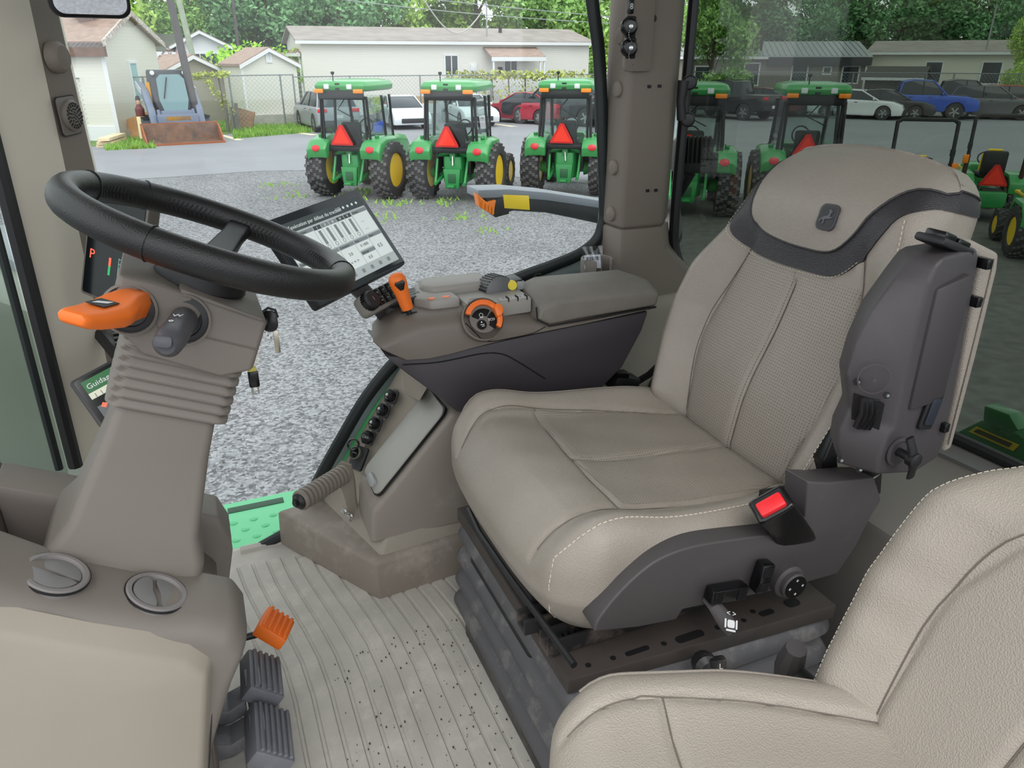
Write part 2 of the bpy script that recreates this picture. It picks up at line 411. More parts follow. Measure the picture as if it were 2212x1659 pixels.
# ---------------------------------------------------------------- front right post (A-post), its knob and speaker
def onz(a, b, z): t = (z - a.z) / (b.z - a.z); return a + (b - a) * t
RA, RB = at(119, 0, y=1.77), at(296, 760, y=1.77)
MA, MB_ = at(63, 0, y=1.70), at(222, 740, y=1.70)
LA, LB = at(0, 290, y=1.60), at(178, 1000, y=1.60)
rings = []
for z in (.42, .8, 1.2, 1.55):
    l, m_, r = onz(LA, LB, z), onz(MA, MB_, z), onz(RA, RB, z)
    rings.append([l, m_, r, r + V((0, .04, 0)), l + V((-.03, .18, 0))])
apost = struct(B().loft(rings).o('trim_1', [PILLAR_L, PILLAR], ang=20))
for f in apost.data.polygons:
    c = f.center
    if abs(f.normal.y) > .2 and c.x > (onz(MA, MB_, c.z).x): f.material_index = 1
seal = [onz(LA, LB, z) + V((-.012, -.008, 0)) for z in (.42, .8, 1.2, 1.5)]
struct(B().tube(seal, .014, 8).o('trim_7', BLACK)); struct(B().tube([p + V((-.03, .0, 0)) for p in seal], .008, 8).o('trim_8', SEAL))
ln = (RA - MA).cross(MB_ - MA).normalized(); ln = ln if ln.y < 0 else -ln
p = at(124, 124, y=1.722)
B().lathe([(.028, -.008), (.028, .004), (.024, .010), (.021, .013), (.001, .0145)], frame(p, ln), 26).o('round_knob', PILLAR, apost)
p = at(147, 250, y=1.727); fm = frame(p, ln, (-.1, 0, 1))
B().rrect(.062, .068, .008, .003, fm).o('speaker_plate', TAUPE, apost, bev=.001)
B().rrect(.066, .072, .009, .0015, fm).o('plate_gap', BLACK, apost)
spk = B().lathe([(.0285, 0), (.0285, .008), (.025, .011), (.001, .012)], fm @ M.Translation((.004, 0, 0)), 28).o('speaker_grille', TAUPE, apost)
hb = B()
for r_, n in ((.0, 1), (.006, 6), (.012, 11), (.018, 16), (.0225, 20)):
    for k in range(n):
        a = 2 * math.pi * k / n + r_ * 90; hb.lathe([(.0021, .0105), (.0021, .0125)], fm @ M.Translation((.004 + r_ * math.cos(a), r_ * math.sin(a), 0)), 6)
stuff(hb.o('grille_hole', BLACK, spk))
# windscreen strip ahead of the post
wa = [onz(LA, LB, z) + V((-.03, .0, 0)) for z in (.35, 1.55)]
struct(B().loft([[wa[0], wa[1], wa[1] + V((-.9, -.35, 0)), wa[0] + V((-.9, -.35, 0))], [k + V((0, .005, 0)) for k in (wa[0], wa[1], wa[1] + V((-.9, -.35, 0)), wa[0] + V((-.9, -.35, 0)))]]).o('window_3', glass('windscreen', (.80, .84, .82), .03)))
# ---------------------------------------------------------------- upholstery tools
def groove(q, seams, depth=.007, wd=.006):
    d = 1e9
    for s_ in seams:
        for a, b in zip(s_, s_[1:]): d = min(d, segdist(q, a, b))
    return depth * math.exp(-(d / wd) ** 2) if d < .03 else 0
def stitches(name, sf, path, mt, par, off=.0012, pitch=.0095, ln=.006, r=.0009, shift=0):
    """row of single stitches lying on the upholstery along a path given in block coordinates"""
    pts = [sf.p(q, off) for q in path]; b = B(); acc = 0
    for a, c in zip(pts, pts[1:]):
        d = c - a; l = d.length
        if l < 1e-6: continue
        while acc < l:
            p = a + d * (acc / l); b.tube([p, p + d.normalized() * ln], r, 5); acc += pitch
        acc -= l
    return stuff(b.o(name, mt, par))
def piping(name, sf, path, r, mt, par, off=0): return B().tube([sf.p(q, off) for q in path], r, 7).o(name, mt, par)
def patch(name, sf, rows, mt, par, off=.0015, nu=40, th=None, uv=None):
    """panel lying on the block: rows of block-coordinate points (each row same length) offset from the surface, closed with a rim"""
    b = B(); n = len(rows[0])
    top = [[sf.p(q, off) for q in r] for r in rows]
    b.loft(top, cap=False, cyc=False)
    ring = [r[0] for r in rows] + list(rows[-1][1:]) + [r[-1] for r in rows[-2::-1]] + list(rows[0][-2:0:-1])
    b.loft([[sf.p(q, off) for q in ring], [sf.p(q, -.004) for q in ring]], cap=False)
    o = b.o(name, mt, par, weld=True, ang=60)
    return o
def uvmap(o, sc, mi):
    """flat UVs in metres (for the punched hole pattern)"""
    me = o.data; l = me.uv_layers.new(name='holes'); inv = mi.inverted()
    for lp in me.loops:
        c = inv @ me.vertices[lp.vertex_index].co; l.data[lp.index].uv = (c[1] * sc, (c[0] if sc > 0 else c[2]) * sc)

def yrow(f, y0, y1, n): return [f(y0 + (y1 - y0) * i / n) for i in range(n + 1)]

SEAMC = mat('seam_thread', (104, 96, 87), .7)
def seamlines(sf, seams, f, par, r=.0011, off=-.0062):
    for sm in seams: B().tube([sf.p(f(p.x, p.y), off) for p in spline([(a, c, 0) for a, c in sm], 8)], r, 5).o('seam', SEAMC, par)

# ================================================================ DRIVER'S SEAT
dr = thing('driver_seat', "taupe leather driver's seat with black headrest band and charcoal side shell", 'seat')
CH = (.285, .29, .085); CM = M.Translation((.682, 1.068, .415))
cseams = [[(-.285, .19), (-.2, .212), (-.09, .218), (.1, .20), (.285, .16)], [(-.285, -.19), (-.2, -.185), (-.11, -.172), (.0, -.178), (.15, -.19), (.285, -.16)],
          [(-.09, .218), (-.105, .0), (-.11, -.172)], [(-.105, .01), (.285, .0)]]
def cfn(p):
    x, y, z = p; s, t = x / CH[0], y / CH[1]; w = ss(-.04, .07, z)
    x2 = x
    # plan shape: rounded front corners, narrower back
    y2 = y * (1 - .07 * ss(.2, 1, s)) * (1 - .05 * ss(-.75, -1, s))
    x2 += .028 * abs(t) ** 3 * ss(.2, -1, s)
    top = .034 * ss(.62, .90, abs(t)) * (1 - .35 * ss(.5, 1, s)) - .012 * (1 - t * t) * ss(-.5, .1, s)
    top += -.022 * s - .03 * ss(-.72, -1.0, s) + .016 * math.exp(-((s + .62) / .25) ** 2)
    wr = .0016 * math.sin(38 * x + 22 * y) * math.sin(31 * y - 15 * x) * (1 - ss(.5, .9, abs(t)))
    z2 = z + w * (top + wr)
    if z > .05: z2 -= groove((x, y), cseams)
    # outer near-side roll tucks in towards the bottom
    if z < 0: y2 *= 1 - .10 * (-z / .085); x2 += .03 * (-z / .085) * ss(0, -1, s)
    return (x2, y2, z2)
cu = Soft(CH, .055, cfn, CM)
cush = cu.build('seat_cushion', (110, 112, 26), LEATHER, dr)
seamlines(cu, cseams, lambda a, c: (a, c, CH[2]), cush, off=.0012)
# punched centre panel
rows = []
for i in range(31):
    s_ = i / 30; x = -.094 + s_ * .32; ye = .208 - .04 * s_; yl = .162 + .018 * s_
    rows.append([(x + (0.008 * (1 - abs(k / 20 - 1)) * -1 if i == 0 else 0), -yl + (yl + ye) * k / 40, CH[2]) for k in range(41)])
pf = patch('perforated_panel', cu, rows, PERF, cush, off=.0008); uvmap(pf, 165, CM)
o_ = [(x, -.262 + .02 * math.cos(x * 9), CH[2]) for x in [-.25 + .5 * k / 40 for k in range(41)]]
pth = [(-.285, -.285, .0 + .0 * k) for k in range(1)]
front = [(-.285, -.235, -.07), (-.285, -.245, -.03), (-.285, -.25, .02), (-.28, -.25, .06)]
side = front + [(x, -.262, CH[2]) for x in [-.25 + .5 * k / 30 for k in range(31)]]
stitches('edge_stitching', cu, side, THREAD, cush, .0022)
far = [(-.285, .245, -.07), (-.285, .25, .02), (-.28, .25, .06)] + [(x, .262, CH[2]) for x in [-.25 + .5 * k / 30 for k in range(31)]]
piping('edge_seam', cu, side, .0016, LEATHER, cush, -.0003); piping('edge_seam', cu, far, .0016, LEATHER, cush, -.0003)

# backrest
BH = (.078, .29, .335); LEAN = R(17.5)
BM = M.Translation((.955, 1.068, .435)) @ M.Rotation(LEAN, 4, 'Y') @ M.Translation((.055, 0, .315))
WT = [(0, .84), (.12, .90), (.3, .985), (.42, 1.0), (.55, .94), (.7, .84), (.82, .765), (.92, .735), (1, .71)]
bseams = [[(.175, -.335), (.19, -.1), (.175, .06), (.16, .15)], [(-.175, -.335), (-.19, -.1), (-.175, .06), (-.16, .15)], [(0, -.335), (0, .06)]]
def bfn(p):
    x, y, z = p; h = (z + BH[2]) / (2 * BH[2]); t = y / BH[1]; f = ss(.03, -.05, x)
    y2 = y * lerp(WT, h)
    bol = .062 * ss(.60, .86, abs(t)) * ss(.0, .12, h) * (1 - ss(.52, .80, h))
    x2 = x - f * (bol + .018 * math.exp(-((h - .25) / .16) ** 2) * (1 - t * t) + .022 * ss(.60, .80, h) * (1 - .6 * abs(t)))
    x2 += .10 * ss(.80, 1.0, h) * ss(.0, -.05, x) * .45
    if x > 0: x2 += .02 * ss(.5, .9, h) - .02 * (abs(t) ** 2)
    z2 = z - .028 * ss(.75, 1, h) * abs(t) ** 2.2
    if x < -.05: x2 += groove((y, z), bseams, .008, .007)
    return (x2, y2, z2)
bk = Soft(BH, .06, bfn, BM)
back = bk.build('backrest', (22, 112, 130), LEATHER, dr)
hx = -BH[0]
def fr(y, z):
    """front-face coordinate, wrapping round the sides and over the top"""
    xx = hx
    if abs(y) > BH[1]: xx += abs(y) - BH[1]; y = math.copysign(BH[1], y)
    if z > BH[2]: xx += z - BH[2]; z = BH[2]
    return (xx, y, z)
seamlines(bk, bseams, fr, back, off=.0012)
# punched centre panels left and right of the middle seam
for sg in (1, -1):
    rows = [[fr(sg * (.006 + (.172 - .006 + .012 * math.sin(math.pi * i / 34)) * k / 16), -.30 + (.385 - .0 * k) * i / 34) for k in range(17)] for i in range(35)]
    q = patch('perforated_panel', bk, rows, PERF, back, off=.0008); uvmap(q, -165, BM)
# black U-shaped band and head panel
def uo(t): return -.36 + .72 * t
outer = spline([(-.43, .278, 0), (-.36, .272, 0), (-.29, .262, 0), (-.235, .23, 0), (-.20, .185, 0), (-.16, .135, 0), (-.10, .096, 0), (0, .088, 0), (.09, .088, 0), (.15, .094, 0), (.215, .112, 0), (.252, .15, 0), (.275, .215, 0), (.30, .285, 0), (.36, .32, 0), (.43, .325, 0)], 4)
inner = spline([(-.43, .322, 0), (-.36, .318, 0), (-.29, .305, 0), (-.21, .275, 0), (-.165, .22, 0), (-.13, .17, 0), (-.08, .135, 0), (0, .128, 0), (.08, .130, 0), (.14, .138, 0), (.19, .156, 0), (.218, .19, 0), (.24, .25, 0), (.27, .315, 0), (.33, .355, 0), (.40, .362, 0)], 4)
rows = [[fr(a.x + (b.x - a.x) * k / 6, a.y + (b.y - a.y) * k / 6) for a, b in zip(outer, inner)] for k in range(7)]
patch('headrest_band', bk, rows, LEATHER_B, back, off=.004)
top = [(p.x * .9, .46) for p in inner]
rows = [[fr(p.x * (1 - .06 * k / 16), p.y + (.475 - p.y) * k / 16) for p in inner] for k in range(17)]
hp = patch('headrest_panel', bk, rows, LEATHER, back, off=.0055)
piping('headrest_piping', bk, [fr(p.x, p.y) for p in inner], .0022, LEATHER_B, back, .0055)
stitches('band_stitching', bk, [fr(p.x + .006, p.y - .004) for p in outer[20:]], THREAD, back, .0045, .008, .005, .0006)
nearst = [fr(-.262 + .02 * (k / 40) ** 2, -.30 + .52 * k / 40) for k in range(41)]
stitches('side_stitching', bk, nearst, THREAD, back)
piping('side_seam', bk, [(q[0], q[1] - .006, q[2]) for q in nearst], .0018, LEATHER, back, -.0004)
# leaping-deer badge on the head panel
c0 = bk.p(fr(-.055, .192), .006); cx = bk.p(fr(-.04, .192), .006); cy = bk.p(fr(-.055, .207), .006)
ex = (c0 - cx).normalized(); n_ = (cy - c0).cross(ex).normalized()
if n_.x > 0: n_ = -n_
bm_ = frame(c0, n_, (cy - c0)) @ M.Translation((0, 0, -.001))
bd = B().rrect(.042, .048, .012, .005, bm_).o('badge', mat('badge_rubber', (62, 62, 66), .5), back, bev=.0012)
B().rrect(.0345, .0405, .0105, .0003, bm_ @ M.Translation((0, 0, .0051))).o('badge_field', mat('badge_field', (44, 44, 48), .5), bd)
deer = [(-.013, -.006), (-.009, -.002), (-.004, .001), (.001, .002), (.004, .006), (.003, .010), (.0, .014), (.004, .0125), (.006, .015), (.007, .012), (.011, .0105), (.0095, .009), (.0075, .0075), (.007, .003), (.0075, .0), (.013, .0015), (.0145, .0), (.0075, -.003), (.004, -.0035), (.000, -.0035), (-.003, -.006), (-.002, -.012), (-.0045, -.0145), (-.0055, -.006), (-.0085, -.005), (-.012, -.010), (-.0145, -.0095)]
B().prism(deer, 'z', .0052, .0068, bm_).o('deer_emblem', mat('badge_relief', (88, 88, 92), .45), bd)

# charcoal side shell with switches
yn = .752
shell_px = [(1283, 1366), (1292, 1340), (1330, 1290), (1380, 1240), (1430, 1205), (1500, 1180), (1600, 1163), (1700, 1150), (1740, 1120), (1745, 1040), (1790, 1042), (1890, 1032), (1905, 1080), (1880, 1120), (1850, 1180), (1810, 1240), (1700, 1272), (1600, 1292), (1475, 1318), (1462, 1340), (1380, 1356)]
sp_ = spline([at(u, v, y=yn) for u, v in shell_px[:8]], 5) + [at(u, v, y=yn) for u, v in shell_px[8:]]
shell = B().prism([(p.x, p.z) for p in sp_], 'y', yn, yn + .05, sc=.985).o('side_shell', DARK, dr, bev=.006, seg=3)
wellc = at(1830, 1100, y=.80)
B().prism([(.80, .40), (.80, .535), (.98, .52), (1.02, .42)], 'y', .79, .82).o('shell_back', BLACK, dr)
def sbox(u, v, dx, dz, ang, par, nm, mt=BLACKG, t=.022, ribs=True):
    c = at(u, v, y=yn - .002); m = M.Translation(c) @ M.Rotation(R(ang), 4, 'Y')
    o = B().box((0, -t / 2, 0), (dx, t, dz), m).o(nm, mt, par, bev=.004, seg=2)
    if ribs:
        for k in range(5):
            for sg in (-1, 1):
                if dx > dz: B().box((sg * (dx / 2 - .006 - k * .0035), -t - .0004, 0), (.0018, .0014, dz * .8), m).o('grip_rib', BLACK, o)
                else: B().box((0, -t - .0004, sg * (dz / 2 - .006 - k * .0035)), (dx * .8, .0014, .0018), m).o('grip_rib', BLACK, o)
    return o
sbox(1560, 1270, .072, .026, 9, shell, 'adjust_switch'); sbox(1636, 1236, .024, .055, 10, shell, 'tilt_switch')
c = at(1694, 1248, y=yn); fm = frame(c + V((0, -.0, 0)), (0, -1, 0))
kn = B().lathe([(.030, -.002), (.030, .012), (.027, .015), (.024, .016), (.024, .024), (.021, .027), (.001, .0275)], fm, 30).o('lumbar_knob', DARK, shell)
B().lathe([(.0215, .0268), (.0215, .0282), (.001, .0285)], fm, 26).o('knob_face', BLACKG, kn)
for k in range(4):
    a = k * math.pi / 2; text('knob_mark', '+', .011, fm @ M.Translation((.0135 * math.cos(a), .0135 * math.sin(a) - .003, .0286)), WHITE, kn, .0002, 'CENTER')
# belt buckle in its well
b0, b1 = at(1716, 1158, y=.775), at(1664, 1088, y=.735)
fm = frame(b0, b1 - b0, (.8, -.2, .3)); bl_ = (b1 - b0).length
bu = B().loft([[fm @ V((x * k, y * k2, z)) for x, y in ((-.019, -.030), (.019, -.030), (.021, -.02), (.021, .02), (.019, .030), (-.019, .030), (-.021, .02), (-.021, -.02))] for z, k, k2 in ((-.03, .9, .9), (.02, 1.02, 1.02), (bl_ - .006, 1.05, 1.0), (bl_, .95, .95))]).o('belt_buckle', BLACKG, dr, bev=.003, seg=2)
B().box((0, 0, bl_), (.030, .048, .003), fm).o('buckle_recess', BLACK, bu)
B().box((.004, .0, bl_ + .003), (.024, .042, .014), fm).o('release_button', RED, bu, bev=.004, seg=2)
# dark corrugated cable sleeve and black plate behind the shell
pth = spline([at(1800, 1075, y=.80), at(1835, 1045, y=.79), at(1870, 1020, y=.79), at(1900, 1005, y=.80)], 8)
b = B()
for i in range(len(pth) - 1):
    p, q2 = pth[i], pth[i + 1]; b.tube([p, p * .5 + q2 * .5, q2], [.011, .014, .011], 10)
b.o('cable_sleeve', BLACK, dr)
pp = [at(u, v, y=.815) for u, v in ((1765, 1060), (1765, 990), (1800, 910), (1850, 860), (1900, 900), (1890, 1060))]
B().prism([(p.x, p.z) for p in pp], 'y', .80, .83).o('recliner_plate', BLACKG, dr, bev=.004)

# suspension: top frame with rails, slotted plate, bellows, floor bracket
PLATE = mat('dusty_plate', (60, 53, 49), .6, dirt=((44, 42, 42), 10, .5, .8))
tf = B().prism([(.425, .775), (.425, 1.31), (.95, 1.31), (.95, .745)], 'z', .27, .30).o('suspension_frame', PLATE, dr, bev=.003)
for y0, z0, x0 in ((.845, .305, .415), (.905, .305, .40)):
    rl = B().prism([(y0 - .018, z0), (y0 - .018, z0 + .03), (y0 - .012, z0 + .03), (y0 - .012, z0 + .006), (y0 + .012, z0 + .006), (y0 + .012, z0 + .03), (y0 + .018, z0 + .03), (y0 + .018, z0)], 'x', x0, .93).o('slide_rail', STEELB, dr, bev=.001)
    for k in range(5): B().box((x0 + .02 + k * .011, y0, z0 + .012), (.006, .02, .012)).o('rail_tooth', BLACK, rl)
for x_, y_, w_, d_ in ((.56, .782, .045, .010), (.66, .776, .055, .016), (.725, .775, .026, .01), (.82, .772, .03, .012), (.88, .775, .03, .02)):
    B().rrect(w_, d_, d_ * .45, .002, M.Translation((x_, y_ + .006, .2990))).o('plate_slot', BLACK, tf)
for x_, y_ in ((.47, .792), (.515, .79), (.61, .785), (.77, .778), (.80, .79)):
    B().lathe([(.005, .299), (.005, .3008), (.001, .3009)], M.Translation((x_, y_, 0)), 12).o('plate_hole', BLACK, tf)
B().prism([(.43, .02), (.43, .36), (.50, .40), (.93, .40), (.93, .02)], 'y', .93, 1.25).o('seat_pan', BLACK, dr, bev=.01)
def br(z, g, r=.05):
    x0, x1, y0, y1 = .435 - g, .955 + g, .757 - g, 1.315 + g; o = []
    for cx, cy, a0 in ((x1 - r, y1 - r, 0), (x0 + r, y1 - r, 90), (x0 + r, y0 + r, 180), (x1 - r, y0 + r, 270)): o += [(a, b_, z) for a, b_ in arc(cx, cy, r, a0, a0 + 90, 6)]
    return o
rg = [br(.275, -.012)]
for k in range(4):
    z = .272 - k * .062; rg += [br(z - .010, .006 + .004 * k), br(z - .03, .016 + .004 * k), br(z - .045, .008 + .004 * k), br(z - .055, -.014 + .004 * k), br(z - .061, -.014 + .004 * k)]
B().loft(rg).o('suspension_bellows', RUBBER, dr, ang=80)
bkt = B().prism([(.415, .76), (.415, 1.25), (.455, 1.25), (.455, .76)], 'z', .0, .055).prism([(.45, .76), (.45, 1.25), (.53, 1.25), (.53, .76)], 'z', .0, .012).o('floor_bracket', STEELB, dr, bev=.004)
for y_ in (1.15, .92): B().lathe([(.007, .0535), (.007, .0565), (.001, .0566)], M.Translation((.436, y_, 0)), 14).o('bracket_hole', BLACK, bkt)
B().tube([at(1012, 1100, x=.425), at(1035, 1150, x=.415), at(1100, 1245, x=.415), at(1240, 1437, x=.42)], .006, 8).o('front_rod', BLACK, dr)
# lever with seat symbol and dark twist knob
p = at(1545, 1310, y=.735); q2 = at(1582, 1362, y=.71)
lv = B().tube([p + V((0, .05, .01)), p, p * .4 + q2 * .6, q2], [.012, .013, .016, .013], 12, flat=.45, up=(1, 0, 0)).o('slide_lever', DARK, dr)
fm = frame(q2 * .75 + p * .25 + V((0, -.006, .006)), (0, -.75, .66), (.35, 0, 1))
B().rrect(.013, .012, .003, .0006, fm).rrect(.017, .003, .001, .0006, fm @ M.Translation((0, -.010, 0))).rrect(.003, .014, .001, .0006, fm @ M.Translation((.010, .0, 0))).rrect(.003, .014, .001, .0006, fm @ M.Translation((-.010, .0, 0))).o('seat_symbol', WHITE, lv)
text('arrow_mark', '< >', .012, fm @ M.Translation((0, .012, 0)), WHITE, lv, .0003, 'CENTER')
p = at(1520, 1432, y=.73)
kb = B().lathe([(.012, -.012), (.019, -.008), (.021, .0), (.020, .012), (.012, .02), (.001, .022)], frame(p, (-.2, -.9, .2)), 14).o('twist_knob', STEELB, dr)
B().box((0.016, .006, .014), (.03, .020, .016), frame(p, (-.2, -.9, .2))).o('knob_wing', STEELB, kb, bev=.004)
text('knob_mark', 'L', .014, frame(p, (-.2, -.9, .2)) @ M.Translation((.016, .0, .0225)), WHITE, kb, .0003)

# ================================================================ FOLDED-UP LEFT ARMREST
y0 = .70
lev = [((1978, 549), (2040, 556), (2112, 536)), ((1962, 558), (2022, 575), (2116, 556)), ((1930, 600), (2008, 612), (2108, 600)), ((1880, 670), (1985, 690), (2094, 680)), ((1846, 745), (1962, 785), (2076, 780)), ((1827, 810), (1944, 868), (2056, 885)),
       ((1834, 880), (1932, 925), (2046, 935)), ((1812, 928), (1916, 946), (2040, 955)), ((1806, 965), (1900, 988), (2026, 990)), ((1816, 1004), (1896, 1026), (1975, 1022))]
rg = []
for l_, r_, e_ in lev:
    a, b_, c = at(*l_, y=.745), at(*r_, y=.70), at(*e_, y=.712)
    rg.append([a, b_, c, c + V((.0, .06, 0)), a + V((.03, .045, 0))])
ar = hs = B().loft(rg).o('folded_armrest', DARKC, dr, bev=.006, seg=3, limit=22)
hs['label'] = 'charcoal armrest folded upright'
# rear half of the housing, set back in steps
ri = [at(u, v, y=y0 + .004) for u, v in ((2018, 622), (2092, 590), (2074, 690), (2034, 850), (2012, 868), (1958, 884))]
B().prism([(p.x, p.z) for p in ri], 'y', y0 - .003, y0 + .03).o('side_panel', mat('armrest_panel', (58, 54, 56), .5), ar, bev=.004, seg=2)
tp = [at(u, v, y=y0 + .03) for u, v in ((2062, 520), (2092, 516), (2150, 545), (2146, 580), (2100, 770), (2048, 965), (2030, 975), (2060, 850), (2110, 560))]
B().prism([(p.x, p.z) for p in tp], 'y', y0 + .022, y0 + .085).o('arm_pad', LEATHER, ar, bev=.007, seg=3)
tpp = [at(u, v, y=y0 + .020) for u, v in ((2148, 560), (2140, 600), (2098, 770), (2050, 960))]
B().tube(spline(tpp, 6), .0016, 6).o('pad_seam', LEATHER, ar)
for u, v in ((2125, 568), (2103, 650), (2034, 920)):
    B().box(at(u, v, y=y0 + .012), (.012, .022, .016)).o('pad_clip', BLACKG, ar, bev=.002)
# opening with webbing
def fy(u): return .70 + .045 * max(0, min(1, (1925 - u) / 95)) - .001
w4 = [at(u, v, y=fy(u)) for u, v in ((1846, 850), (1910, 872), (1898, 928), (1838, 905))]
SN = V((-.5, -.866, .05)).normalized()
B().loft([[p + SN * .002 for p in w4], [p - SN * .004 for p in w4]]).o('window_recess', BLACK, hs)
b = B(); c = at(1872, 886, y=fy(1872)) + SN * .003
for k in range(3): b.tube([c + V((-.012 + .011 * k, -.001, .024 - .003 * k)), c + V((-.014 + .011 * k, -.006, 0)), c + V((-.016 + .011 * k, -.001, -.024 - .003 * k))], .0065, 10)
b.o('belt_fold', BLACKG, hs)
for u, v, r_ in ((1851, 824, .006), (1914, 853, .006), (1831, 920, .008), (1871, 940, .008), (1815, 993, .006), (1856, 1013, .006)):
    fm = frame(at(u, v, y=fy(u)) + SN * .0015, SN)
    hh = B().lathe([(r_, 0), (r_, .0009), (.0005, .001)], fm, 6).o('hex_pocket', BLACK, hs)
    if r_ < .007: B().lathe([(.0026, .001), (.0026, .002), (.0003, .0022)], fm @ M.Translation((.0015, 0, 0)), 10).o('bolt', CHROME, hs)
B().lathe([(.024, 0), (.0235, .0006), (.022, .0006), (.0218, .0001)], frame(at(1887, 818, y=fy(1887)) + SN * .002, SN), 30, cap=False).lathe([(.003, 0), (.003, .0015), (.0003, .0016)], frame(at(1887, 820, y=fy(1887)) + SN * .002, SN), 12).o('moulding_mark', DARKC, hs)
c = at(2006, 886, y=y0 + .004); m = frame(c, (0, -1, 0), (.18, 0, 1))
fb = B().rrect(.030, .062, .005, .006, m).o('release_bezel', BLACK, ar, bev=.0015)
B().rrect(.020, .044, .003, .003, m @ M.Translation((.001, 0, .006))).o('release_button', mat('blue_black', (38, 42, 52), .35), hs, bev=.001)
c = at(1940, 975, y=y0 - .001); m = frame(c, (0, -1, 0), (-.5, 0, 1))
B().lathe([(.024, 0), (.024, .002), (.019, .003), (.018, .0005)], m, 28).o('knob_recess', DARKC, ar)
wk = B().lathe([(.007, 0), (.007, .02), (.012, .022), (.012, .034), (.007, .036), (.001, .036)], m, 20).o('wing_knob', BLACK, ar)
for sg in (-1, 1): B().tube([m @ V((0, 0, .028)), m @ V((sg * .003, sg * .018, .027)), m @ V((sg * .006, sg * .038, .022))], [.011, .008, .008], 10, flat=.45).o('wing', BLACK, hs)
# rocker switch on the top end
c = at(2040, 528, y=y0 + .035); m = M.Translation(c) @ M.Rotation(R(20), 4, 'Y')
sw = B().box((0, 0, 0), (.075, .05, .012), m).o('switch_base', BLACK, ar, bev=.004)
B().box((-.016, 0, .009), (.028, .034, .012), m).o('rocker', BLACKG, hs, bev=.003); B().box((.018, 0, .008), (.03, .034, .012), m).o('rocker', BLACKG, hs, bev=.003)
text('seat_mark', 'h', .022, m @ M.Translation((.012, -.008, .0145)), WHITE, hs, .0003)
rebase(dr, (.68, 1.068, 0))

# ================================================================ INSTRUCTOR SEAT
ins = thing('instructor_seat', 'beige leather jump seat with folded-down cushion beside the open doorway', 'seat')
IM = M.Translation((.462, .315, .42)) @ M.Rotation(R(-15), 4, 'Z')
IH = (.25, .265, .065)
iseams = [[(-.235, .185), (-.15, .20), (-.09, .20), (.235, .17)], [(-.235, -.185), (-.15, -.2), (-.09, -.2), (.235, -.17)], [(-.105, .2), (-.10, -.2)]]
def ifn(p):
    x, y, z = p; s, t = x / IH[0], y / IH[1]; w = ss(-.03, .05, z)
    y2 = y * (1 - .2 * ss(-.1, 1, s)) * (1 - .05 * ss(-.6, -1, s)); x2 = x + .04 * abs(t) ** 3 * ss(.2, -1, s)
    z2 = z + w * (.016 * math.exp(-((abs(t) - .82) / .2) ** 2) - .02 * s - .02 * ss(-.7, -1, s))
    if z > .04: z2 -= groove((x, y), iseams, .006, .006)
    if z < 0: x2 += .02 * (-z / .065) * ss(0, -1, s)
    return (x2, y2, z2)
iu = Soft(IH, .05, ifn, IM); ic = iu.build('seat_cushion', (84, 90, 20), LEATHER_I, ins)
seamlines(iu, iseams, lambda a, c: (a, c, IH[2]), ic, off=.001)
edge = [(x, .25, .05) for x in [-.22 + .44 * k / 30 for k in range(31)]]
piping('edge_piping', iu, edge, .003, LEATHER_I, ic, .0005)
IB = (.055, .245, .24); NM = M.Translation((.615, .30, .455)) @ M.Rotation(R(-9), 4, 'Z') @ M.Rotation(R(24), 4, 'Y') @ M.Translation((.05, 0, .19))
nseams = [[(.14, -.24), (.145, .02), (.10, .15), (.0, .16), (-.10, .15), (-.145, .02), (-.14, -.24)], [(.115, .145), (.15, .24)], [(.0, .16), (.0, -.24)]]
def nfn(p):
    x, y, z = p; h = (z + IB[2]) / (2 * IB[2]); t = y / IB[1]; f = ss(.03, -.04, x)
    y2 = y * lerp([(0, .86), (.2, .94), (.45, 1), (.7, .97), (.85, .86), (1, .68)], h)
    wr = .0016 * math.sin(95 * z + 20 * y) * math.exp(-((t - .78) / .14) ** 2) * math.exp(-((h - .45) / .22) ** 2)
    x2 = x - f * (.022 * ss(.55, .85, abs(t)) * (1 - ss(.6, .95, h)) - .012 * (1 - t * t) + wr) + .05 * ss(.72, 1, h) * f
    z2 = z - .03 * abs(t) ** 2.5 * ss(.7, 1, h)
    if x < -.03: x2 += groove((y, z), nseams, .006, .006)
    return (x2, y2, z2)
nu_ = Soft(IB, .045, nfn, NM); ib = nu_.build('backrest', (18, 90, 92), LEATHER_I, ins)
seamlines(nu_, nseams, lambda a, c: (-IB[0], a, c), ib, off=.001)
ed = [(-.05, .243, -.22 + .40 * k / 40) for k in range(41)] + [(-.05, .235, .2), (-.05, .21, .235), (-.05, .17, .24), (-.05, .1, .24), (-.05, 0, .24)]
stitches('edge_stitching', nu_, ed, THREAD, ib, .0006, .007, .005, .0006)
B().tube([(.70, .12, .42), (.66, .55, .42)], .018, 12).o('hinge_tube', BLACK, ins)
b = B()
for k in range(9): b.lathe([(.021, -.006), (.024, 0), (.021, .006)], frame(V((.667, .47, .42)) + V((.0012 * k, -.013 * k, 0)), (.09, -.99, 0)), 14)
b.o('hinge_sleeve', BLACK, ins)
B().prism([(.34, .0), (.62, .0), (.60, .36), (.36, .36)], 'y', .12, .50).o('seat_box', DARK, ins, bev=.01)
B().tube([(.70, .60, .30), (.66, .57, .43), (.655, .56, .47)], [.016, .02, .014], 10).o('hinge_boot', DARK, ins)
rebase(ins, (.5, .31, 0))
